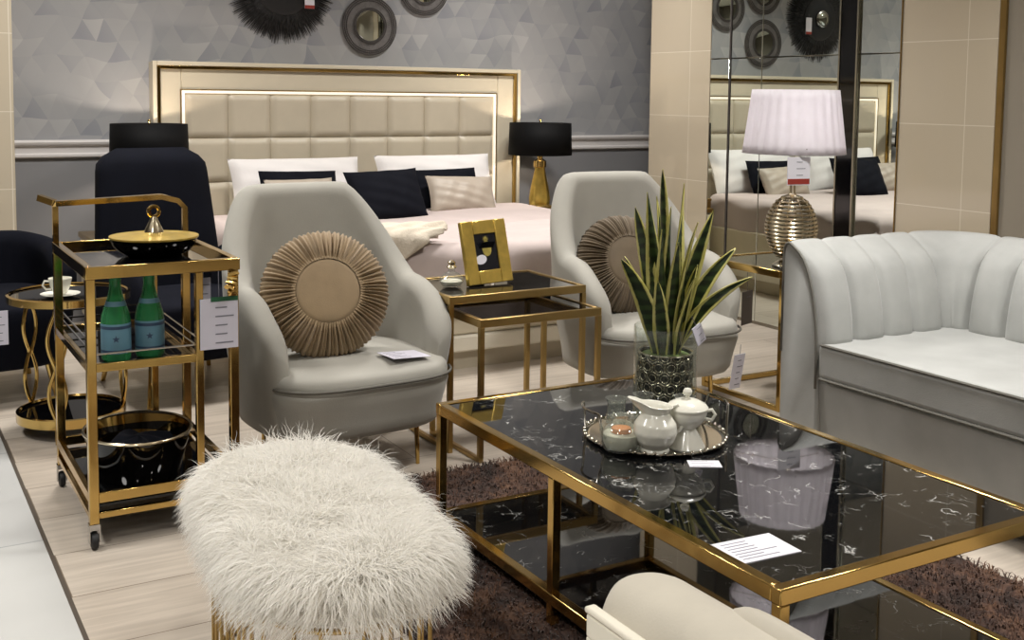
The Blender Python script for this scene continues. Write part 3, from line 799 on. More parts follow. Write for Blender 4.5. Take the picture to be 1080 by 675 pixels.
lat.ring((0, 0, .138), .079, .003, 48, 6); lat.ring((0, 0, .003), .079, .003, 48, 6)
lat.build('hexagon_lattice', 'silver_dark', pt_)
sp = thing('snake_plant', 'tall snake plant with yellow-edged leaves growing from the patterned pot', 'plant', (*PC, ZT+.136))
MB().lathe([(.0, 0), (.04, .010), (.071, .004), (.071, .0)], n=32, capb=False, capt=False).build('moss', 'moss', sp)
def leaf(a, L, lean, w, twist, curve, r0):
    m = MB(); uv = []; N = 22; W = 7
    d = Vector((cos(a), sin(a), 0))
    p = d*r0; ang = rad(lean)*.45
    pos = Vector((p.x, p.y, 0)); vs = []
    for i in range(N+1):
        q = i/N; an = ang+rad(lean)*q*.9+rad(curve)*q*q
        if i: pos = pos+(d*sin(an)+Vector((0, 0, cos(an))))*(L/N)
        ww = w*(.55+.45*sstep(0, .35, q))*(1-q**3.2)**.8
        tw = a+PI/2+rad(twist)*(.3+q)
        s_ = Vector((cos(tw), sin(tw), 0)); nn = Vector((-s_.y, s_.x, 0))
        for k in range(W):
            c = 2*k/(W-1)-1
            vs.append(pos+s_*ww*c+nn*(ww*.35*c*c)); uv.append((k/(W-1), q))
    fs = [(i*W+k, i*W+k+1, (i+1)*W+k+1, (i+1)*W+k) for i in range(N) for k in range(W-1)]
    m.add(vs, fs); m.uv = uv; return m
# angle (deg, 0 = +X), length, lean, half width, twist, curve, root radius
LV = [(100, .54, 3, .023, 75, -3, .012), (160, .44, 10, .022, 50, 0, .03), (20, .50, 5, .022, 100, 4, .026), (-60, .40, 8, .021, 25, 4, .03),
      (-30, .36, 24, .022, 60, 14, .034), (190, .34, 26, .021, 45, 10, .036), (140, .30, 16, .021, 20, 6, .036), (60, .40, 9, .021, 80, 2, .03),
      (-100, .34, 6, .020, 10, 0, .034), (-140, .38, 10, .020, 70, -4, .03), (-10, .44, 16, .021, 70, 2, .03), (-75, .25, 12, .019, 40, 8, .042),
      (220, .25, 18, .018, 30, 6, .042), (-25, .27, 10, .020, 15, 2, .044), (80, .46, 6, .022, 40, 2, .03), (-120, .44, 4, .021, 60, 2, .02),
      (175, .48, 5, .021, 95, 4, .022), (-45, .33, 40, .019, 85, 12, .03)]
LV = [(a, b, c, d*1.42, e, f, g) for a, b, c, d, e, f, g in LV]
for i, a in enumerate(LV):
    lo = leaf(rad(a[0]), *a[1:]).build('leaf', 'leaf', sp, sharp=180); lo.modifiers.new('s', 'SOLIDIFY').thickness = .003
tg = hang_tag('price_tag', 'small white tag leaning on the glass cylinder among the plant leaves', (2.065, 2.455, ZT+.185), 20, .042, .055, 'paper_cool', 3, string=.03, rx=-10)
tg.rotation_euler = (rad(-8), rad(-22), rad(15))

# silver tray and tea set
TC = (1.772, 2.285)
tr = thing('silver_tray', 'round silver gallery tray with wire handles carrying the tea set', 'tray', (*TC, ZT))
MB().lathe([(.0, 0), (.172, 0), (.182, .004), (.186, .010), (.184, .012), (.178, .008), (.170, .006), (.0, .006)], n=72, capb=False, capt=False).build('tray_plate', 'silver', tr)
rim = MB()
for k in range(48):
    a = 2*PI*k/48; rim.ball((.184*cos(a), .184*sin(a), .012), .0055, 8, 6)
rim.build('beaded_rim', 'silver', tr)
for a0 in (rad(165), rad(-15)):
    pts = []
    for k in range(17):
        q = k/16; a = a0+rad(-24)+rad(48)*q; h = .075*min(1, sin(PI*q)*2.6)**.8
        pts.append(((.182+.012*sin(PI*q))*cos(a), (.182+.012*sin(PI*q))*sin(a), .012+h))
    MB().tube(pts, .0035, 8).build('handle', 'silver', tr)
zt_ = ZT+.0065
jr = thing('glass_jar', 'round glass jar with amber contents at the left of the silver tray', 'jar', (1.618, 2.222, zt_))
MB().lathe([(.03, 0), (.043, .003), (.050, .02), (.050, .04), (.040, .060), (.026, .070), (.025, .078), (.031, .086), (.029, .086), (.023, .078), (.024, .07), (.037, .059), (.047, .04), (.047, .02), (.04, .006), (.0, .006)], n=40, capt=False).build('jar_glass', 'glass', jr)
MB().lathe([(.0, .0065), (.038, .007), (.044, .02), (.046, .042), (.0, .046)], n=32, capb=False, capt=False).build('white_filling', 'white_wax', jr)
MB().lathe([(.0, .045), (.026, .0455), (.024, .056), (.0, .058)], n=24, capb=False, capt=False).build('amber_filling', 'orange_wax', jr)
for s in (-1, 1):
    hd = MB(); hd.tube([(s*.030+0, 0, .074), (s*.05, 0, .078), (s*.062, 0, .062), (s*.058, 0, .044), (s*.048, 0, .036)], .004, 8)
    hd.build('jar_handle', 'glass', jr)
# milk jug
jg = thing('milk_jug', 'white ceramic milk jug with spout in the middle of the silver tray', 'jug', (1.682, 2.168, zt_), 0)
def jug(u, v):
    pr = [(.030, 0), (.034, .006), (.030, .012), (.044, .03), (.052, .052), (.049, .072), (.036, .090), (.031, .100), (.036, .112), (.041, .120)]
    q = v*(len(pr)-1); i = min(int(q), len(pr)-2); f = q-i; r = lerp(pr[i][0], pr[i+1][0], f); z = lerp(pr[i][1], pr[i+1][1], f)
    a = 2*PI*u; k = sstep(.72, 1, v); sa = math.atan2(sin(a-rad(160)), cos(a-rad(160)))
    r += .030*k*math.exp(-(sa/.42)**2); z += k*(.018*math.exp(-(sa/.6)**2)-.004*cos(sa+PI))
    return (r*cos(a), r*sin(a), z)
jm = MB().grid(jug, 48, 46, wu=True); jm.lathe([(.0, 0), (.03, 0)], n=24, capb=False, capt=False)
jo = jm.build('jug_body', 'ceramic', jg, sharp=180); so = jo.modifiers.new('s', 'SOLIDIFY'); so.thickness = .003; so.offset = -1
ha = rad(-20)
MB().tube([((r)*cos(ha), r*sin(ha), z) for r, z in ((.036, .108), (.056, .116), (.074, .1), (.076, .076), (.066, .054), (.048, .044))], .005, 10).build('jug_handle', 'ceramic', jg, sharp=180)
# sugar bowl on a foot
sg = thing('sugar_bowl', 'white lidded ceramic sugar bowl on a flared foot at the right of the tray', 'bowl', (1.775, 2.160, zt_), 0)
MB().lathe([(.046, 0), (.047, .004), (.034, .03), (.024, .045), (.022, .05), (.034, .06), (.046, .076), (.05, .09), (.049, .098), (.0, .098)], n=40, capt=False).build('bowl_body', 'ceramic', sg)
MB().lathe([(.053, .099), (.053, .103), (.046, .112), (.028, .121), (.012, .125), (.0, .126)], n=40, capt=False).build('lid', 'ceramic', sg)
MB().lathe([(.006, .125), (.005, .131), (.011, .137), (.012, .143), (.008, .15), (.0, .152)], n=20, capt=False).build('lid_knob', 'ceramic', sg)
for s in (-1, 1):
    a = rad(-35)
    MB().tube([(s*r*cos(a), s*r*sin(a), z) for r, z in ((.047, .094), (.062, .098), (.070, .086), (.062, .072), (.046, .074))], .0042, 8).build('bowl_handle', 'ceramic', sg)
def tumbler(x, y, label):
    t = thing('water_glass', label, 'glass', (x, y, zt_), 0, 'glasses on the silver tray')
    MB().lathe([(.024, 0), (.026, .003), (.027, .03), (.024, .055), (.024, .07), (.030, .082), (.0285, .082), (.0225, .07), (.0225, .055), (.025, .03), (.023, .008), (.0, .008)], n=32, capt=False).build('glass_body', 'glass', t)
tumbler(1.712, 2.375, 'clear glass at the back left of the silver tray behind the jar')
tumbler(1.80, 2.375, 'clear glass at the back of the tray behind the milk jug')
tumbler(1.885, 2.305, 'clear glass at the back right of the tray behind the sugar bowl')
gl = thing('small_tumbler', 'low clear tumbler at the front of the silver tray', 'glass', (1.722, 2.155, zt_))
gl = gl
MB().lathe([(.016, 0), (.018, .003), (.021, .035), (.0198, .035), (.0165, .006), (.0, .006)], n=28, capt=False).build('glass_body', 'glass', gl)
gl.location = (1.715, 2.265, zt_); gl['label'] = 'low clear tumbler between the jar and the milk jug on the tray'

# ------------------------------------------------------------------ fluffy bench
bn = thing('fluffy_bench', 'white shaggy fur bench on gold wire legs in the foreground', 'bench', (.815, 2.215, 0), -6)
bl, bwid = .40, .19      # half length, half width of the stadium
def stad(s, off=0):
    """point on stadium outline, s in 0..1"""
    r = bwid+off; st = bl-bwid; per = 4*st+2*PI*r; d = s*per
    if d < 2*st: return Vector((r, -st+d, 0)), Vector((1, 0, 0))
    d -= 2*st
    if d < PI*r: a = d/r; return Vector((r*cos(a), st+r*sin(a), 0)), Vector((cos(a), sin(a), 0))
    d -= PI*r
    if d < 2*st: return Vector((-r, st-d, 0)), Vector((-1, 0, 0))
    d -= 2*st; a = PI+d/r; return Vector((r*cos(a), -st+r*sin(a), 0)), Vector((cos(a), sin(a), 0))
cs = MB(); NS = 72
prof = [(-bwid, .335), (-.05, .335), (-.015, .338), (0, .345), (.004, .365), (0, .39), (-.018, .41), (-.06, .425), (-.12, .432), (-bwid, .434)]
vs = []
for off, z in prof:
    for k in range(NS):
        s = k/NS
        if off <= -bwid+1e-6:
            p, nrm = stad(s); vs.append((0, max(-(bl-bwid), min(bl-bwid, p.y)), z))
        else:
            p, nrm = stad(s); q = p+nrm*off; vs.append((q.x, q.y, z))
fs = [(i*NS+k, i*NS+(k+1) % NS, (i+1)*NS+(k+1) % NS, (i+1)*NS+k) for i in range(len(prof)-1) for k in range(NS)]
cs.add(vs, fs).build('seat', 'fur', bn, sharp=180)
fur = MB(); rr = random.Random(11)
def stad_in(p):
    y = max(-(bl-bwid), min(bl-bwid, p.y)); return (p.x**2+(p.y-y)**2) < (bwid-.004)**2
def strand(p, nrm, d0, L, wd, drop, clump):
    d = d0.normalized(); pos = Vector(p); N = 6; vs = []
    wave = rr.random()*2*PI; wn = d.cross(nrm); wn = wn.normalized() if wn.length > 1e-4 else Vector((1, 0, 0))
    side = (wn+nrm*rr.gauss(0, .5)).normalized()
    for i in range(N+1):
        q = i/N; ww = wd*(1-q**2)**.8
        c = pos+wn*(.006*sin(wave+q*7)*q)+nrm*(.003*sin(wave*2+q*8)*q)
        vs += [c-side*ww, c+side*ww] if i < N else [c]
        d = (d+Vector((0, 0, -drop))+clump*.12).normalized()
        nx_ = pos+d*(L/N)
        if nx_.z < .440+.012*q and stad_in(nx_): nx_.z = max(pos.z*.6+.4*(.444+.010*q), .438)
        pos = nx_
    fs = [(2*i, 2*i+1, 2*i+3, 2*i+2) for i in range(N-1)]+[(2*N-2, 2*N-1, 2*N)]
    fur.add(vs, fs)
def flow(p, k): return Vector((fbm(p.x*5+k, p.y*5, 1), fbm(p.y*5+4, p.x*5+k, 2), 0))
for k in range(32000):      # top
    while True:
        p = Vector((rr.uniform(-bwid, bwid), rr.uniform(-bl, bl), 0))
        if stad_in(p): break
    y = max(-(bl-bwid), min(bl-bwid, p.y)); e = math.hypot(p.x, p.y-y)/bwid
    p.z = .436-.022*e**5
    out = Vector((p.x, p.y-y, 0)); out = out.normalized() if out.length > 1e-6 else out
    f = flow(p, 0)
    d0 = Vector((rr.gauss(0, .4), rr.gauss(0, .4), .22+.25*rr.random()))+f*.9+out*(.25+.6*e**2)+Vector((.05, -.25, 0))
    strand(p, Vector((0, 0, 1)), d0, .05+.045*rr.random(), .0011, .12+.10*e, f)
for k in range(15000):      # sides
    p, nrm = stad(rr.random()); p.z = .355+.075*rr.random(); f = flow(p*2, 3)
    d0 = nrm*.8+Vector((rr.gauss(0, .3), rr.gauss(0, .3), .25+rr.gauss(0, .2)))+f*.4
    strand(p, nrm, d0, .045+.045*rr.random(), .0012, .24, f)
fo = fur.build('fur_cover', 'fur', bn, sharp=180); fo['kind'] = 'stuff'
# wire legs: hairpin loops all the way round with a ring on the floor
MB().tube([tuple(stad(k/80, -.012)[0]+Vector((0, 0, .329))) for k in range(80)], .006, 8, closed=True).build('upper_ring', 'gold_satin', bn)
MB().tube([tuple(stad(k/80, -.012)[0]+Vector((0, 0, .006))) for k in range(80)], .006, 8, closed=True).build('floor_ring', 'gold_satin', bn)
NL = 15
for k in range(NL):
    s0 = (k+.5)/NL; pts = []
    for i in range(13):
        q = i/12; s = s0+(-.5+q)*.62/NL
        z = .30 if i in (0, 12) else .012+.288*(abs(2*q-1)**6)
        zz = [.325, .2, .1, .04, .018, .010, .008, .010, .018, .04, .1, .2, .325][i]
        ss = s0+[-.30, -.28, -.25, -.2, -.13, -.06, 0, .06, .13, .2, .25, .28, .30][i]/NL
        p, _ = stad(ss % 1, -.012); pts.append((p.x, p.y, zz))
    MB().tube(pts, .0042, 6).build('hairpin_leg', 'gold_satin', bn)

# ------------------------------------------------------------------ bar cart
CX, CY = .0, .0
cart = thing('bar_cart', 'gold two-tier bar cart on casters with bottles and bowl, left of the armchair', 'bar cart', (.75, 3.55, 0))
cx_, cy_ = .75, 3.55
def L(x, y, z): return (x-cx_, y-cy_, z)
def cb(m, x0, x1, y0, y1, z0, z1): return m.box(x0-cx_, x1-cx_, y0-cy_, y1-cy_, z0, z1)
pw = .013
tx0, tx1, ty0, ty1 = .53, .965, 3.25, 3.86
bx1 = .845
for (x, y, z0) in ((tx0+pw, ty0+pw, .075), (tx0+pw, ty1-pw, .075), (tx1-pw, ty0+.03, .075), (tx1-pw, ty1-pw, .075)):
    cb(MB(), x-pw, x+pw, y-pw, y+pw, z0, .775).build('post', 'gold', cart, bevel=.002)
for y in (ty0+pw, ty1-pw):
    cb(MB(), bx1-.011, bx1+.011, y-.011, y+.011, .10, .775).build('inner_post', 'gold', cart, bevel=.002)
f = MB()
for (a, b, c, d) in ((tx0, tx1, ty0, ty0+.022), (tx0, tx1, ty1-.022, ty1), (tx0, tx0+.022, ty0+.022, ty1-.022), (tx1-.022, tx1, ty0+.022, ty1-.022)): cb(f, a, b, c, d, .775, .81)
f.build('tray_frame', 'gold', cart, bevel=.002)
cb(MB(), tx0+.022, tx1-.022, ty0+.022, ty1-.022, .783, .791).build('tray_glass', 'black_glass', cart)
f = MB()
for (a, b, c, d) in ((tx0+.02, bx1, ty0+.004, ty0+.022), (tx0+.02, bx1, ty1-.022, ty1-.004), (tx0+.002, tx0+.02, ty0+.026, ty1-.026), (bx1-.018, bx1, ty0+.022, ty1-.022)): cb(f, a, b, c, d, .51, .535)
f.build('middle_frame', 'gold', cart, bevel=.002)
cb(MB(), tx0+.021, bx1-.019, ty0+.023, ty1-.023, .515, .522).build('middle_glass', 'smoke_glass', cart)
g = MB()
for z in (.56, .585):
    q = [L(tx0+.02, ty0+.014, z), L(bx1-.01, ty0+.014, z), L(bx1-.01, ty1-.014, z), L(tx0+.02, ty1-.014, z)]
    g.tube([q[1], q[2]], .003, 6); g.tube([q[2], q[3]], .003, 6); g.tube([q[3], q[0]], .003, 6)
    if z < .57: g.tube([q[0], q[1]], .003, 6)
g.build('gallery_rail', 'chrome', cart)
f = MB()
for z0, z1 in ((.135, .165), (.09, .108)):
    for (a, b, c, d) in ((tx0+.026, tx1-.02, ty0, ty0+.016), (tx0+.026, tx1-.02, ty1-.016, ty1), (tx0, tx0+.016, ty0+.026, ty1-.026), (tx1-.016, tx1, ty0+.05, ty1-.026)): cb(f, a, b, c, d, z0, z1)
f.build('bottom_frame', 'gold', cart, bevel=.002)
cb(MB(), tx0+.017, tx1-.017, ty0+.017, ty1-.017, .118, .126).build('bottom_glass', 'black_glass', cart)
hp = [L(tx0+.01, ty1-.01, .80), L(tx0+.01, ty1-.01, .925), L(tx0+.01, ty1-.02, .935), L(tx1-.09, ty1-.01, .945), L(tx1-.035, ty1-.01, .93), L(tx1-.012, ty1-.01, .905), L(tx1-.012, ty1-.01, .80)]
MB().tube(hp, .0125, 4).build('handle', 'gold', cart)
MB().bar(L(tx0+.01, ty1+.01, .935), L(tx0-.03, ty1+.05, .95), .02).build('handle_end', 'gold', cart)
def caster(x, y):
    c = MB().cbox(L(x, y, .068), (.03, .03, .014))
    for s in (-1, 1): c.cbox(L(x+s*.014, y, .045), (.003, .022, .05))
    c = c.build('caster_fork', 'chrome', cart)
    MB().lathe([(.018, -.010), (.024, -.008), (.026, 0), (.024, .008), (.018, .010)], n=24).xf(Matrix.Translation(L(x, y, .026)) @ Matrix.Rotation(PI/2, 4, 'Y')).build('wheel', 'rubber', c)
for x, y in ((tx0+pw, ty0+pw), (tx0+pw, ty1-pw), (bx1-.02, ty0+.03), (tx1-pw, ty0+.03), (tx1-pw, ty1-pw)): caster(x, y)
# dish with ringed lid figure
ds = thing('serving_bowl', 'black footed bowl lined with gold on top of the bar cart', 'bowl', (.785, 3.555, .791))
MB().lathe([(.07, 0), (.085, .003), (.108, .016), (.124, .034), (.130, .052), (.128, .053), (.0, .05)], n=48, capt=False).build('bowl_body', 'black_gloss', ds)
MB().lathe([(.128, .053), (.134, .056), (.134, .061), (.115, .058), (.06, .066), (.03, .072), (.0, .073)], n=48, capt=False).build('gold_cover', 'gold_leaf', ds)
fg = MB().lathe([(.030, .070), (.027, .08), (.018, .098), (.012, .112), (.009, .12)], n=24)
fg.build('finial_bell', 'gold_light', ds)
MB().ring((0, 0, .136), .016, .006, 28, 8, 'y').build('ring_handle', 'gold', ds)
sm = MB().ball((.09, -.11, .012), .011, 12, 8); 
# loose glass bead beside bowl
tag(sm.build('glass_bead', 'glass', None, loc=(.755, 3.60, .79)), 'small glass bead on the bar cart tray beside the bowl', 'bead')
def bottle(x, y, label):
    t = thing('water_bottle', label, 'bottle', (x, y, .5225), 0, 'green bottles on the cart')
    pr = [(.0, 0), (.034, 0), (.040, .006), (.041, .02), (.041, .118), (.0385, .135), (.031, .158), (.022, .185), (.0165, .210), (.0145, .232), (.0155, .234), (.0155, .238), (.014, .24)]
    MB().lathe(pr, n=40, capb=False).build('bottle_glass', 'glass_green', t)
    lb = MB().lathe([(.0416, .025), (.0418, .026), (.0418, .110), (.0416, .111)], n=40, capb=False, capt=False).build('label_band', 'label_blue', t)
    MB().lathe([(.0421, .096), (.0421, .105)], n=40, capb=False, capt=False).build('label_stripe', 'label_dark', lb)
    MB().lathe([(.0421, .030), (.0421, .036)], n=40, capb=False, capt=False).build('label_stripe', 'label_dark', lb)
    # small star emblem in the middle of the label, facing the camera
    st = MB(); a0 = math.atan2(-y, -x); n = 10; vs = [(.0426*cos(a0), .0426*sin(a0), .068)]
    for k in range(n):
        r = .011 if k % 2 == 0 else .0045; b = 2*PI*k/n+PI/2
        vs.append((.0426*cos(a0+r*cos(b)/.0426), .0426*sin(a0+r*cos(b)/.0426), .068+r*sin(b)))
    st.add(vs, [(0, 1+k, 1+(k+1) % n) for k in range(n)]).build('star_emblem', 'label_dark', lb)
    MB().lathe([(.0305, .1605), (.0262, .1745)], n=32, capb=False, capt=False).build('neck_label', 'label_blue', t)
    MB().lathe([(.0165, .222), (.0165, .243), (.013, .245)], n=24).build('cap', 'glass_green', t)
bottle(.625, 3.335, 'green glass water bottle with blue label next to the cart post')
bottle(.722, 3.345, 'green glass water bottle with blue label, right one of the pair')
bk = thing('ice_bucket', 'black and gold oval bucket on the bottom of the bar cart', 'bucket', (.715, 3.50, .127))
MB().lathe([(.0, 0), (.125, 0), (.13, .006), (.150, .08), (.166, .135), (.162, .138), (.146, .08), (.125, .012), (.0, .012)], n=48, sx=.95, sy=1.1, capb=False, capt=False).build('bucket_body', 'black_gloss', bk)
MB().ring((0, 0, .138), .165, .005, 48, 8, 'z', .95, 1.1).build('rim', 'gold_light', bk)
MB().lathe([(.1615, .135), (.152, .095), (.14, .06), (.128, .014)], n=48, sx=.945, sy=1.09, capb=False, capt=False).build('gold_lining', 'gold', bk)
rg = random.Random(4); cl = MB()
def lump(u, v):
    a = 2*PI*u; r = .118*v; return (r*cos(a)*.95, r*sin(a)*1.1, .085+.03*(1-v)+.016*sin(5*a+6*v)*v)
MB().grid(lump, 40, 10, wu=True).build('dark_cloth', 'black_cloth', bk, sharp=180)
hang_tag('price_sign', 'white price sign with green strip hung on the bar cart front', (.90, 3.2465, .545), 0, .112, .15, 'paper_cool', 5, 'green_card', string=.08)
hang_tag('price_tag', 'small white tag hanging behind the green-topped price sign', (.90, 3.42, .61), 0, .045, .12, 'paper_cool', 4, string=.045)
# crumpled gold ribbon hanging from the tray corner
rb = MB(); rg = random.Random(2)
pts = [(.0+.014*sin(k*1.9), .012*cos(k*2.3), -.005*k) for k in range(15)]
rb.tube(pts, [.006+.003*(k % 2) for k in range(15)], 6)
tag(rb.build('gold_ribbon', 'gold', None, loc=(.935, 3.238, .774)), 'crumpled gold ribbon hanging at the right corner of the bar cart tray', 'ribbon')

# ------------------------------------------------------------------ round side table with cup
rt = thing('round_side_table', 'round gold side table with black tops behind the bar cart', 'side table', (.675, 4.50, 0))
MB().lathe([(.212, .505), (.222, .508), (.222, .533), (.212, .536), (.207, .531)], n=56, capb=False, capt=False).build('top_rim', 'gold', rt)
MB().lathe([(.0, .515), (.211, .515), (.211, .528), (.0, .528)], n=56, capb=False, capt=False).build('table_top', 'black_glass', rt)
MB().lathe([(.185, .05), (.197, .052), (.197, .086), (.187, .088), (.183, .08)], n=56, capb=False, capt=False).build('shelf_rim', 'gold', rt)
MB().lathe([(.0, .06), (.186, .06), (.186, .076), (.0, .076)], n=56, capb=False, capt=False).build('shelf', 'black_glass', rt)
for k in range(3):
    a = rad(-112+120*k); lg = MB()
    c = Vector((.200*cos(a), .200*sin(a), 0)); s_ = Vector((-sin(a), cos(a), 0))
    zs = [.53, .485, .33, .21, .09, 0]
    for sd_ in (-1, 1):
        pts = []
        for i in range(41):
            z = lerp(.505, 0, i/40)
            if z > .485: wv = .004
            elif z > .285: wv = .004+.028*sin(PI*(z-.285)/.2)
            elif z > .085: wv = .004+.026*sin(PI*(z-.085)/.2)
            else: wv = .004
            pts.append(c+s_*wv*sd_+Vector((0, 0, z)))
        lg.tube(pts, .0075, 8)
    lg.build('chain_leg', 'gold', rt, sharp=180)
cp = thing('coffee_cup', 'white cup on the round side table behind the bar cart', 'cup', (.635, 4.44, .538))
MB().lathe([(.018, .0), (.024, .004), (.036, .03), (.042, .06), (.040, .06), (.034, .03), (.02, .008), (.0, .008)], n=32, capt=False).build('cup_body', 'ceramic', cp)
MB().tube([(-.036, 0, .05), (-.055, 0, .052), (-.062, 0, .036), (-.05, 0, .02), (-.032, 0, .02)], .004, 8).build('cup_handle', 'ceramic', cp)
sc_ = MB().lathe([(.0, 0), (.035, 0), (.070, .010), (.071, .012), (.035, .0045), (.0, .0045)], n=40, capb=False, capt=False)
tag(sc_.build('saucer', 'ceramic', None, loc=(.635, 4.44, .5285)), 'white saucer under the cup on the round side table', 'saucer')
hang_tag('price_tag', 'white price tag hanging from the round side table at the photo left edge', (.418, 4.39, .375), 0, .06, .125, 'paper_cool', 4, string=.02)

# ------------------------------------------------------------------ navy chairs
nv = thing('navy_tall_chair', 'navy velvet chair with tall back in front of the left nightstand', 'chair', (1.20, 4.96, 0), 8)
def slab(w0, w1, t, z0, z1, lean, y0):
    def fn(u, v):
        a = 2*PI*u; z = lerp(z0, z1, v)
        e = 3.5; s, c = sin(a), cos(a); r = 1/(abs(s)**e+abs(c)**e)**(1/e)
        w = lerp(w0, w1, v)/2; k = (1-max(0, (v-.9)/.1)**2*.35) if v > .9 else 1
        kk = math.sqrt(max(.0, 1-max(0, (v-.93)/.07)**2)) if v > .93 else 1
        return (s*r*w*k, y0+c*r*t/2*max(kk, .02)+lean*(v**1.3), z)
    return MB().grid(fn, 48, 26, wu=True)
slab(.62, .49, .15, .17, 1.04, .12, .20).build('backrest', 'navy', nv, sharp=180)
seat_block(.27, .2, -.33, .17, .42, .02, taper=.92).build('seat', 'navy', nv, sharp=180)
for s in (-1, 1):
    MB().grid(lambda u, v, s=s: (s*(.265+.05*cos(2*PI*u)*(1-abs(2*v-1)**8)), lerp(-.31, .24, v), .36+.20*sin(2*PI*u)*(1-abs(2*v-1)**8)+.05*v), 28, 24, wu=True).build('arm', 'navy', nv, sharp=180)
    for y in (-.26, .24):
        MB().tube([(s*.22, y, .18), (s*.25, y*1.15, 0)], [.016, .010], 10).build('leg', 'gold', nv)
nt = thing('navy_tub_chair', 'low navy tub chair behind the round side table at the left edge', 'chair', (.44, 5.22, 0), 6)
chair_shell(.36, .36, .66, .63, .56, .15, t=.11, pm=118, lean=.05, taper=.85).build('shell', 'navy', nt, sharp=180)
seat_block(.33, .28, -.34, .15, .42, .03, taper=.88).build('seat', 'navy', nt, sharp=180)
for sx in (-1, 1):
    for y in (-.22, .22): MB().tube([(sx*.2, y, .16), (sx*.23, y*1.1, 0)], [.016, .010], 10).build('leg', 'gold', nt)

# ------------------------------------------------------------------ end table and white lamp
et = thing('end_table', 'square gold end table with smoked top under the white lamp', 'side table', (3.515, 3.63, 0))
a_, z_ = .25, .59
rect_frame(MB(), a_, a_, .024, z_-.03, z_).build('top_frame', 'gold', et, bevel=.002)
MB().box(-a_+.024, a_-.024, -a_+.024, a_-.024, z_-.014, z_-.004).build('table_top', 'smoke_glass', et)
for sx in (-1, 1):
    for sy in (-1, 1): MB().box(sx*(a_-.012)-.0115, sx*(a_-.012)+.0115, sy*(a_-.012)-.0115, sy*(a_-.012)+.0115, 0, z_-.03).build('leg', 'gold', et, bevel=.002)
rect_frame(MB(), a_-.001, a_-.001, .022, .0, .022).build('floor_frame', 'gold', et, bevel=.002)
lp = thing('table_lamp', 'table lamp with white pleated shade and woven gold base by the mirrors', 'lamp', (3.42, 3.505, .587))
lp.scale = (.918, .918, .918)
bs = MB()
def bulge(z): return .055+.062*sin(PI*max(0, min(1, (z-.045)/.27)))**.75
for k in range(15):
    z = .05+.018*k; bs.ring((0, 0, z), bulge(z), .0062, 40, 6)
for k in range(10):
    a = 2*PI*k/10; bs.tube([(bulge(z)*cos(a), bulge(z)*sin(a), z) for z in [.045+.0135*i for i in range(21)]], .0035, 6)
bs.build('woven_base', 'gold_light', lp)
MB().lathe([(bulge(.05)-.012, .05), (bulge(.11)-.012, .11), (bulge(.18)-.012, .18), (bulge(.25)-.012, .25), (bulge(.31)-.012, .31)], n=32).build('glass_core', 'glass', lp)
MB().lathe([(.08, 0), (.082, .006), (.07, .016), (.045, .03), (.042, .05)], n=36).build('foot', 'silver_dark', lp)
MB().lathe([(.052, .315), (.05, .325), (.02, .335), (.014, .345), (.014, .505)], n=24).build('neck', 'gold_light', lp)
def shade(u, v):
    a = 2*PI*u; r = lerp(.232, .195, v)*(1+.012*sin(28*a)); return (r*cos(a), r*sin(a), .525+.292*v)
so_ = MB().grid(shade, 224, 8, wu=True).build('lamp_shade', 'shade_white', lp, sharp=180)
so_.modifiers.new('s', 'SOLIDIFY').thickness = .002
sp_ = MB()
for k in range(3): sp_.tube([(0, 0, .555), (.228*cos(k*2.094), .228*sin(k*2.094), .555)], .002, 5)
sp_.tube([(0, 0, .50), (0, 0, .56)], .006, 8)
sp_.build('shade_spider', 'gold_light', lp)
MB().ball((0, 0, .61), .03, 14, 10).build('bulb', 'bulb', lp)
t = hang_tag('price_tag', 'white price tag with red print hanging below the white lamp shade', (3.29, 3.34, .950), -8, .11, .115, 'paper', 4, string=.02)
MB().box(-.053, .053, -.0025, -.0015, .004, .026).build('red_band', 'red_ink', t)
hang_tag('price_tag', 'plain grey card hanging in the frame of the gold end table', (3.515, 3.868, .26), 20, .10, .155, 'grey_card', 1, string=.145)

# ------------------------------------------------------------------ sofa
sf = thing('channel_sofa', 'pale grey velvet sofa with channel-tufted back and arms at the right', 'sofa', (3.2, 1.85, 0))
ox, oy = 3.2, 1.85
SX0, SX1, SY0, SY1 = 2.845, 3.52, .93, 2.765     # inner faces
rc = .05
path = []
def seg_pts(p, q, nn): return [(lerp(p[0], q[0], i/nn), lerp(p[1], q[1], i/nn)) for i in range(nn)]
P = []
P += [(x, y, (0, 1)) for x, y in seg_pts((SX0-.01, SY1), (SX1-rc, SY1), 66)]
P += [(SX1-rc+rc*sin(b), SY1-rc+rc*cos(b), (sin(b), cos(b))) for b in [PI/2*i/16 for i in range(16)]]
P += [(x, y, (1, 0)) for x, y in seg_pts((SX1, SY1-rc), (SX1, SY0+rc), 190)]
P += [(SX1-rc+rc*cos(b), SY0+rc-rc*sin(b), (cos(b), -sin(b))) for b in [PI/2*i/16 for i in range(16)]]
P += [(x, y, (0, -1)) for x, y in seg_pts((SX1-rc, SY0), (SX0-.01, SY0), 66)]
P.append((SX0-.01, SY0, (0, -1)))
acc = [0]
for i in range(1, len(P)): acc.append(acc[-1]+math.hypot(P[i][0]-P[i-1][0], P[i][1]-P[i-1][1]))
CWD = .152
rows = []
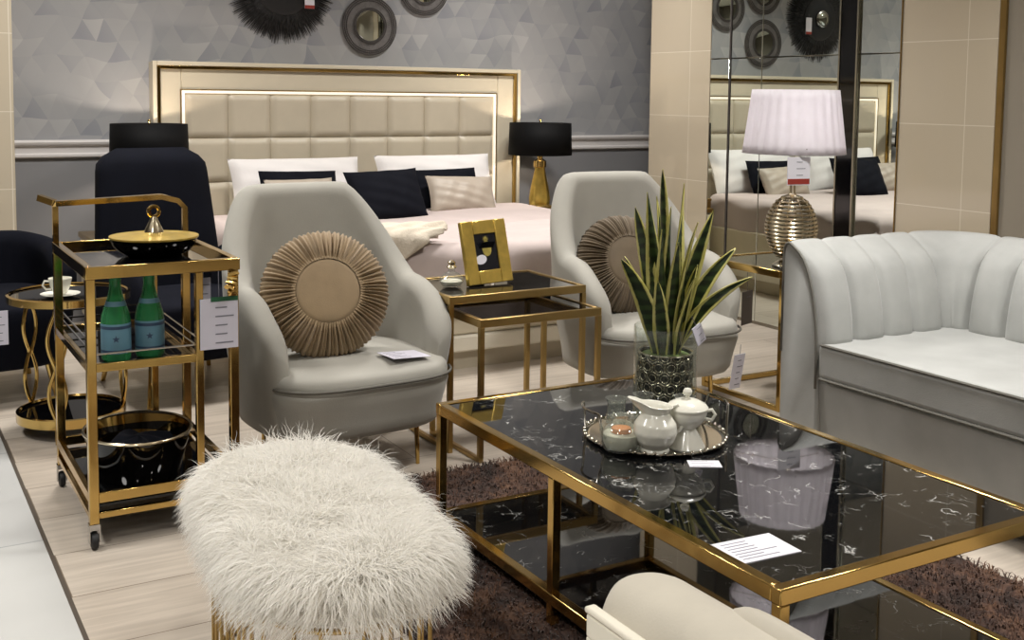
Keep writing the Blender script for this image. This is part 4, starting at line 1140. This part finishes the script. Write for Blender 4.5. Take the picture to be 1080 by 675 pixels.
for (x, y, nn), s in zip(P, acc):
    q = (s/CWD) % 1; ch_ = (max(0, 1-(2*q-1)**4))**.6
    def at(off, z): return (x+nn[0]*off-ox, y+nn[1]*off-oy, z)
    row = [at(.0, .06), at(.0, .30)]
    for k in range(15):
        z = lerp(.40, .765, k/14); row.append(at(.128*(1-math.sqrt(max(0, 1-(max(0, min(1, (z-.40)/.375)))**2)))-.052*ch_*sstep(.40, .46, z)*(1-.55*sstep(.72, .765, z)), z))
    row += [at(.130-.010*ch_, .784+.008*ch_), at(.144, .792+.010*ch_), at(.158, .788+.004*ch_), at(.168, .772), at(.170, .74), at(.170, .4), at(.165, .06)]
    rows.append(row)
nv_ = len(rows[0]); m = MB(); N = len(rows)
m.add([v for r in rows for v in r], [(i*nv_+j, (i+1)*nv_+j, (i+1)*nv_+(j+1) % nv_, i*nv_+(j+1) % nv_) for i in range(N-1) for j in range(nv_)]+[tuple(range(nv_)), tuple((N-1)*nv_+k for k in range(nv_-1, -1, -1))])
m.build('channel_back_and_arms', 'velvet', sf, sharp=60)
MB().tube([v for v in rows[0][1:-1]], .005, 6).build('arm_piping', 'piping_and_gap', sf, sharp=180)
def rbox(x0, x1, y0, y1, z0, z1): return MB().box(x0-ox, x1-ox, y0-oy, y1-oy, z0, z1)
rbox(SX0-.012, SX1+.04, SY0+.012, SY1-.004, .335, .462).build('seat_cushion', 'velvet', sf, bevel=.022, seg=4)
e = MB()
for z in (.458, .340): e.tube([(SX0-.011-ox, SY1-.02-oy, z), (SX0-.013-ox, SY0+.03-oy, z)], .005, 6)  # upper line is piping, lower grey line stands in for the cushion's shadow gap
e.build('cushion_piping_and_gap_shade', 'piping_and_gap', sf)
bs_ = MB(); 
bs_.add([(x-ox, y-oy, z) for (x, z) in ((SX0+.005, .33), (SX1+.1, .33), (SX1+.1, .05), (SX0+.03, .05)) for y in (SY0-.02, SY1+.02)], [(0, 1, 3, 2), (2, 3, 5, 4), (4, 5, 7, 6), (6, 7, 1, 0), (0, 2, 4, 6), (1, 7, 5, 3)])
bs_.build('base', 'velvet', sf, bevel=.012)
for x in (SX0+.08, SX1+.08):
    for y in (SY0+.03, SY1-.03): MB().lathe([(.014, 0), (.02, .055)], (x-ox, y-oy, 0), 14).build('leg', 'gold', sf)

# ------------------------------------------------------------------ foreground ivory chair back
fc = thing('ivory_low_chair', 'ivory velvet low chair with pearly fretwork side at the bottom edge', 'chair', (1.02, 1.05, 0))
fx, fy = 1.02, 1.05
def roll(u, v):
    a = 2*PI*u; s = v
    y = lerp(1.375, .62, s); k = math.sqrt(max(0, 1-max(0, (.13-s)/.13)**2)); k = max(k, .05)
    k2 = math.sqrt(max(0, 1-max(0, (s-.93)/.07)**2)); k *= max(k2, .05)
    e = 2.5; c_, s_ = cos(a), sin(a); r = 1/(abs(c_)**e+abs(s_)**e)**(1/e)
    return (1.005+.02*s+c_*r*(.088)*k-fx, y-fy, .455+s_*r*.13*(.55+.45*k))
MB().grid(roll, 40, 48, wu=True).build('back_roll', 'ivory_velvet', fc, sharp=180)
MB().grid(lambda u, v: (1.055+.052*cos(2*PI*u)*max(.05, (1-(2*v-1)**10))**.5-fx, lerp(1.205, .66, v)-fy, .45+.145*sin(2*PI*u)*max(.05, (1-(2*v-1)**10))**.5), 32, 30, wu=True).build('inner_cushion', 'ivory_velvet', fc, sharp=180)
sp = MB()
def pb(m, y0, y1, z0, z1, x0=.911, x1=.927): return m.box(x0-fx, x1-fx, y0-fy, y1-fy, z0, z1)
pb(sp, .64, 1.33, .500, .535); pb(sp, .64, 1.33, .10, .14); pb(sp, 1.29, 1.33, .14, .5); pb(sp, .64, .68, .14, .5)
for k in range(4):
    y = .68+.61*(k+.5)/4
    pb(sp, y-.055, y+.055, .475, .49, .913, .925); pb(sp, y-.055, y+.055, .16, .175, .913, .925)
    pb(sp, y-.055, y-.04, .175, .475, .913, .925); pb(sp, y+.04, y+.055, .175, .475, .913, .925)
    pb(sp, y-.005, y+.005, .14, .5, .914, .924)
spo = sp.build('fretwork_side', 'pearl', fc, bevel=.003)
MB().box(.910-fx, .930-fx, .63-fy, 1.335-fy, .535, .545).build('side_cap', 'pearl', fc, bevel=.004)
MB().box(.9275-fx, .94-fx, .66-fy, 1.32-fy, .1, .5).build('back_panel', 'ivory_velvet', fc)
seat_b = MB().box(.93-fx, 1.36-fx, .66-fy, 1.30-fy, .10, .36).build('seat', 'ivory_velvet', fc, bevel=.03, seg=3)
for x in (.96, 1.30):
    for y in (.7, 1.26): MB().lathe([(.010, 0), (.016, .11)], (x-fx, y-fy, 0.018 if x > 1.08 else 0), 12).build('leg', 'gold', fc)

# ------------------------------------------------------------------ lights
def area(name, loc, size, power, col=(1, .9, .78), rot=(0, 0, 0), shape='DISK', spread=None):
    l = bpy.data.lights.new(name, 'AREA'); l.energy = power; l.color = col; l.shape = shape; l.size = size
    if spread: l.spread = rad(spread)
    o = bpy.data.objects.new(name, l); COL.objects.link(o); o.location = loc; o.rotation_euler = rot; return o
def spot(name, loc, target, power, angle, col=(1, .88, .74), blend=.6, size=.05):
    l = bpy.data.lights.new(name, 'SPOT'); l.energy = power; l.color = col; l.spot_size = rad(angle); l.spot_blend = blend; l.shadow_soft_size = size
    o = bpy.data.objects.new(name, l); COL.objects.link(o); o.location = loc
    o.rotation_euler = (Vector(target)-Vector(loc)).to_track_quat('-Z', 'Y').to_euler(); return o
K = 1.0
for i, (x, y) in enumerate(((-.9, 1.0), (.1, -.9), (3.2, .2), (-.9, 3.4), (2.6, 2.4), (.9, 4.9), (3.2, 5.0))):
    area('ceiling_lamp', (x, y, CEIL-.02), .5, 37*K, (1, .975, .935), spread=125)
spot('track_spot', (.5, 1.5, 2.8), (.8, 2.2, .4), 34*K, 50, (1, .95, .88))
spot('track_spot', (.2, 2.6, 2.85), (.1, 3.6, 0), 12*K, 60, (1, .95, .9))
spot('track_spot', (2.3, 1.2, 2.8), (3.3, 2.3, .5), 12*K, 50, (.95, .97, 1))
spot('track_spot', (1.6, 2.2, 2.8), (1.45, 3.6, .5), 18*K, 45, (1, .95, .88))
spot('track_spot', (2.6, 2.3, 2.8), (2.9, 3.8, .5), 14*K, 45, (1, .95, .88))
spot('track_spot', (2.5, 4.0, 2.85), (2.6, 5.4, .6), 14*K, 60, (1, .97, .93))
spot('wall_fill_spot', (1.2, 4.9, 2.85), (1.2, D, 1.6), 55*K, 85, (1, .97, .94), .9, .12)  # added fill spots without a known fitting, to brighten the walls
spot('wall_fill_spot', (3.7, 4.9, 2.85), (4.1, D, 1.6), 80*K, 85, (1, .97, .94), .9, .12)
spot('wall_fill_spot', (3.2, 3.2, 2.85), (XM, 3.6, 1.5), 22*K, 90, (1, .97, .93), .9, .12)
def bulb(loc, p, col=(1, .76, .5)):
    l = bpy.data.lights.new('lamp_light', 'POINT'); l.energy = p; l.color = col; l.shadow_soft_size = .03
    o = bpy.data.objects.new('lamp_light', l); COL.objects.link(o); o.location = loc
bulb((3.845, 6.24, 1.04), 8, (1, .84, .68)); bulb((1.36, 6.24, 1.04), 8, (1, .84, .68)); bulb((3.42, 3.505, 1.205), 1.6, (1, .97, .95))
wd = bpy.data.worlds.new('World'); SC.world = wd; wd.use_nodes = True
wd.node_tree.nodes['Background'].inputs[0].default_value = (1, .95, .88, 1); wd.node_tree.nodes['Background'].inputs[1].default_value = .15

# ------------------------------------------------------------------ camera
cd = bpy.data.cameras.new('camera'); cam = bpy.data.objects.new('camera', cd); COL.objects.link(cam)
cd.sensor_fit = 'HORIZONTAL'; cd.sensor_width = 36; cd.lens = 1184/1080*36; cd.shift_y = -(337.5-200)/1080; cd.clip_start = .05
yaw, pitch, rl = rad(30.23), rad(4.81), rad(.7)
fwd = Vector((sin(yaw)*cos(pitch), cos(yaw)*cos(pitch), -sin(pitch))); right = Vector((cos(yaw), -sin(yaw), 0)); up = right.cross(fwd)
r2 = right*cos(rl)+up*sin(rl); u2 = -right*sin(rl)+up*cos(rl)
cam.matrix_world = Matrix(((r2.x, u2.x, -fwd.x, 0), (r2.y, u2.y, -fwd.y, 0), (r2.z, u2.z, -fwd.z, 1.30), (0, 0, 0, 1)))
SC.camera = cam
vs_ = SC.view_settings; SC.display_settings.display_device = 'sRGB'
vs_.view_transform = 'Standard'; vs_.look = 'None'; vs_.exposure = 0; vs_.gamma = 1; vs_.use_curve_mapping = False
SC.cycles.max_bounces = 10; SC.cycles.glossy_bounces = 6; SC.cycles.transmission_bounces = 8; SC.cycles.diffuse_bounces = 4
SC.cycles.use_denoising = True; SC.cycles.sample_clamp_indirect = 6; SC.cycles.caustics_refractive = False; SC.cycles.caustics_reflective = False
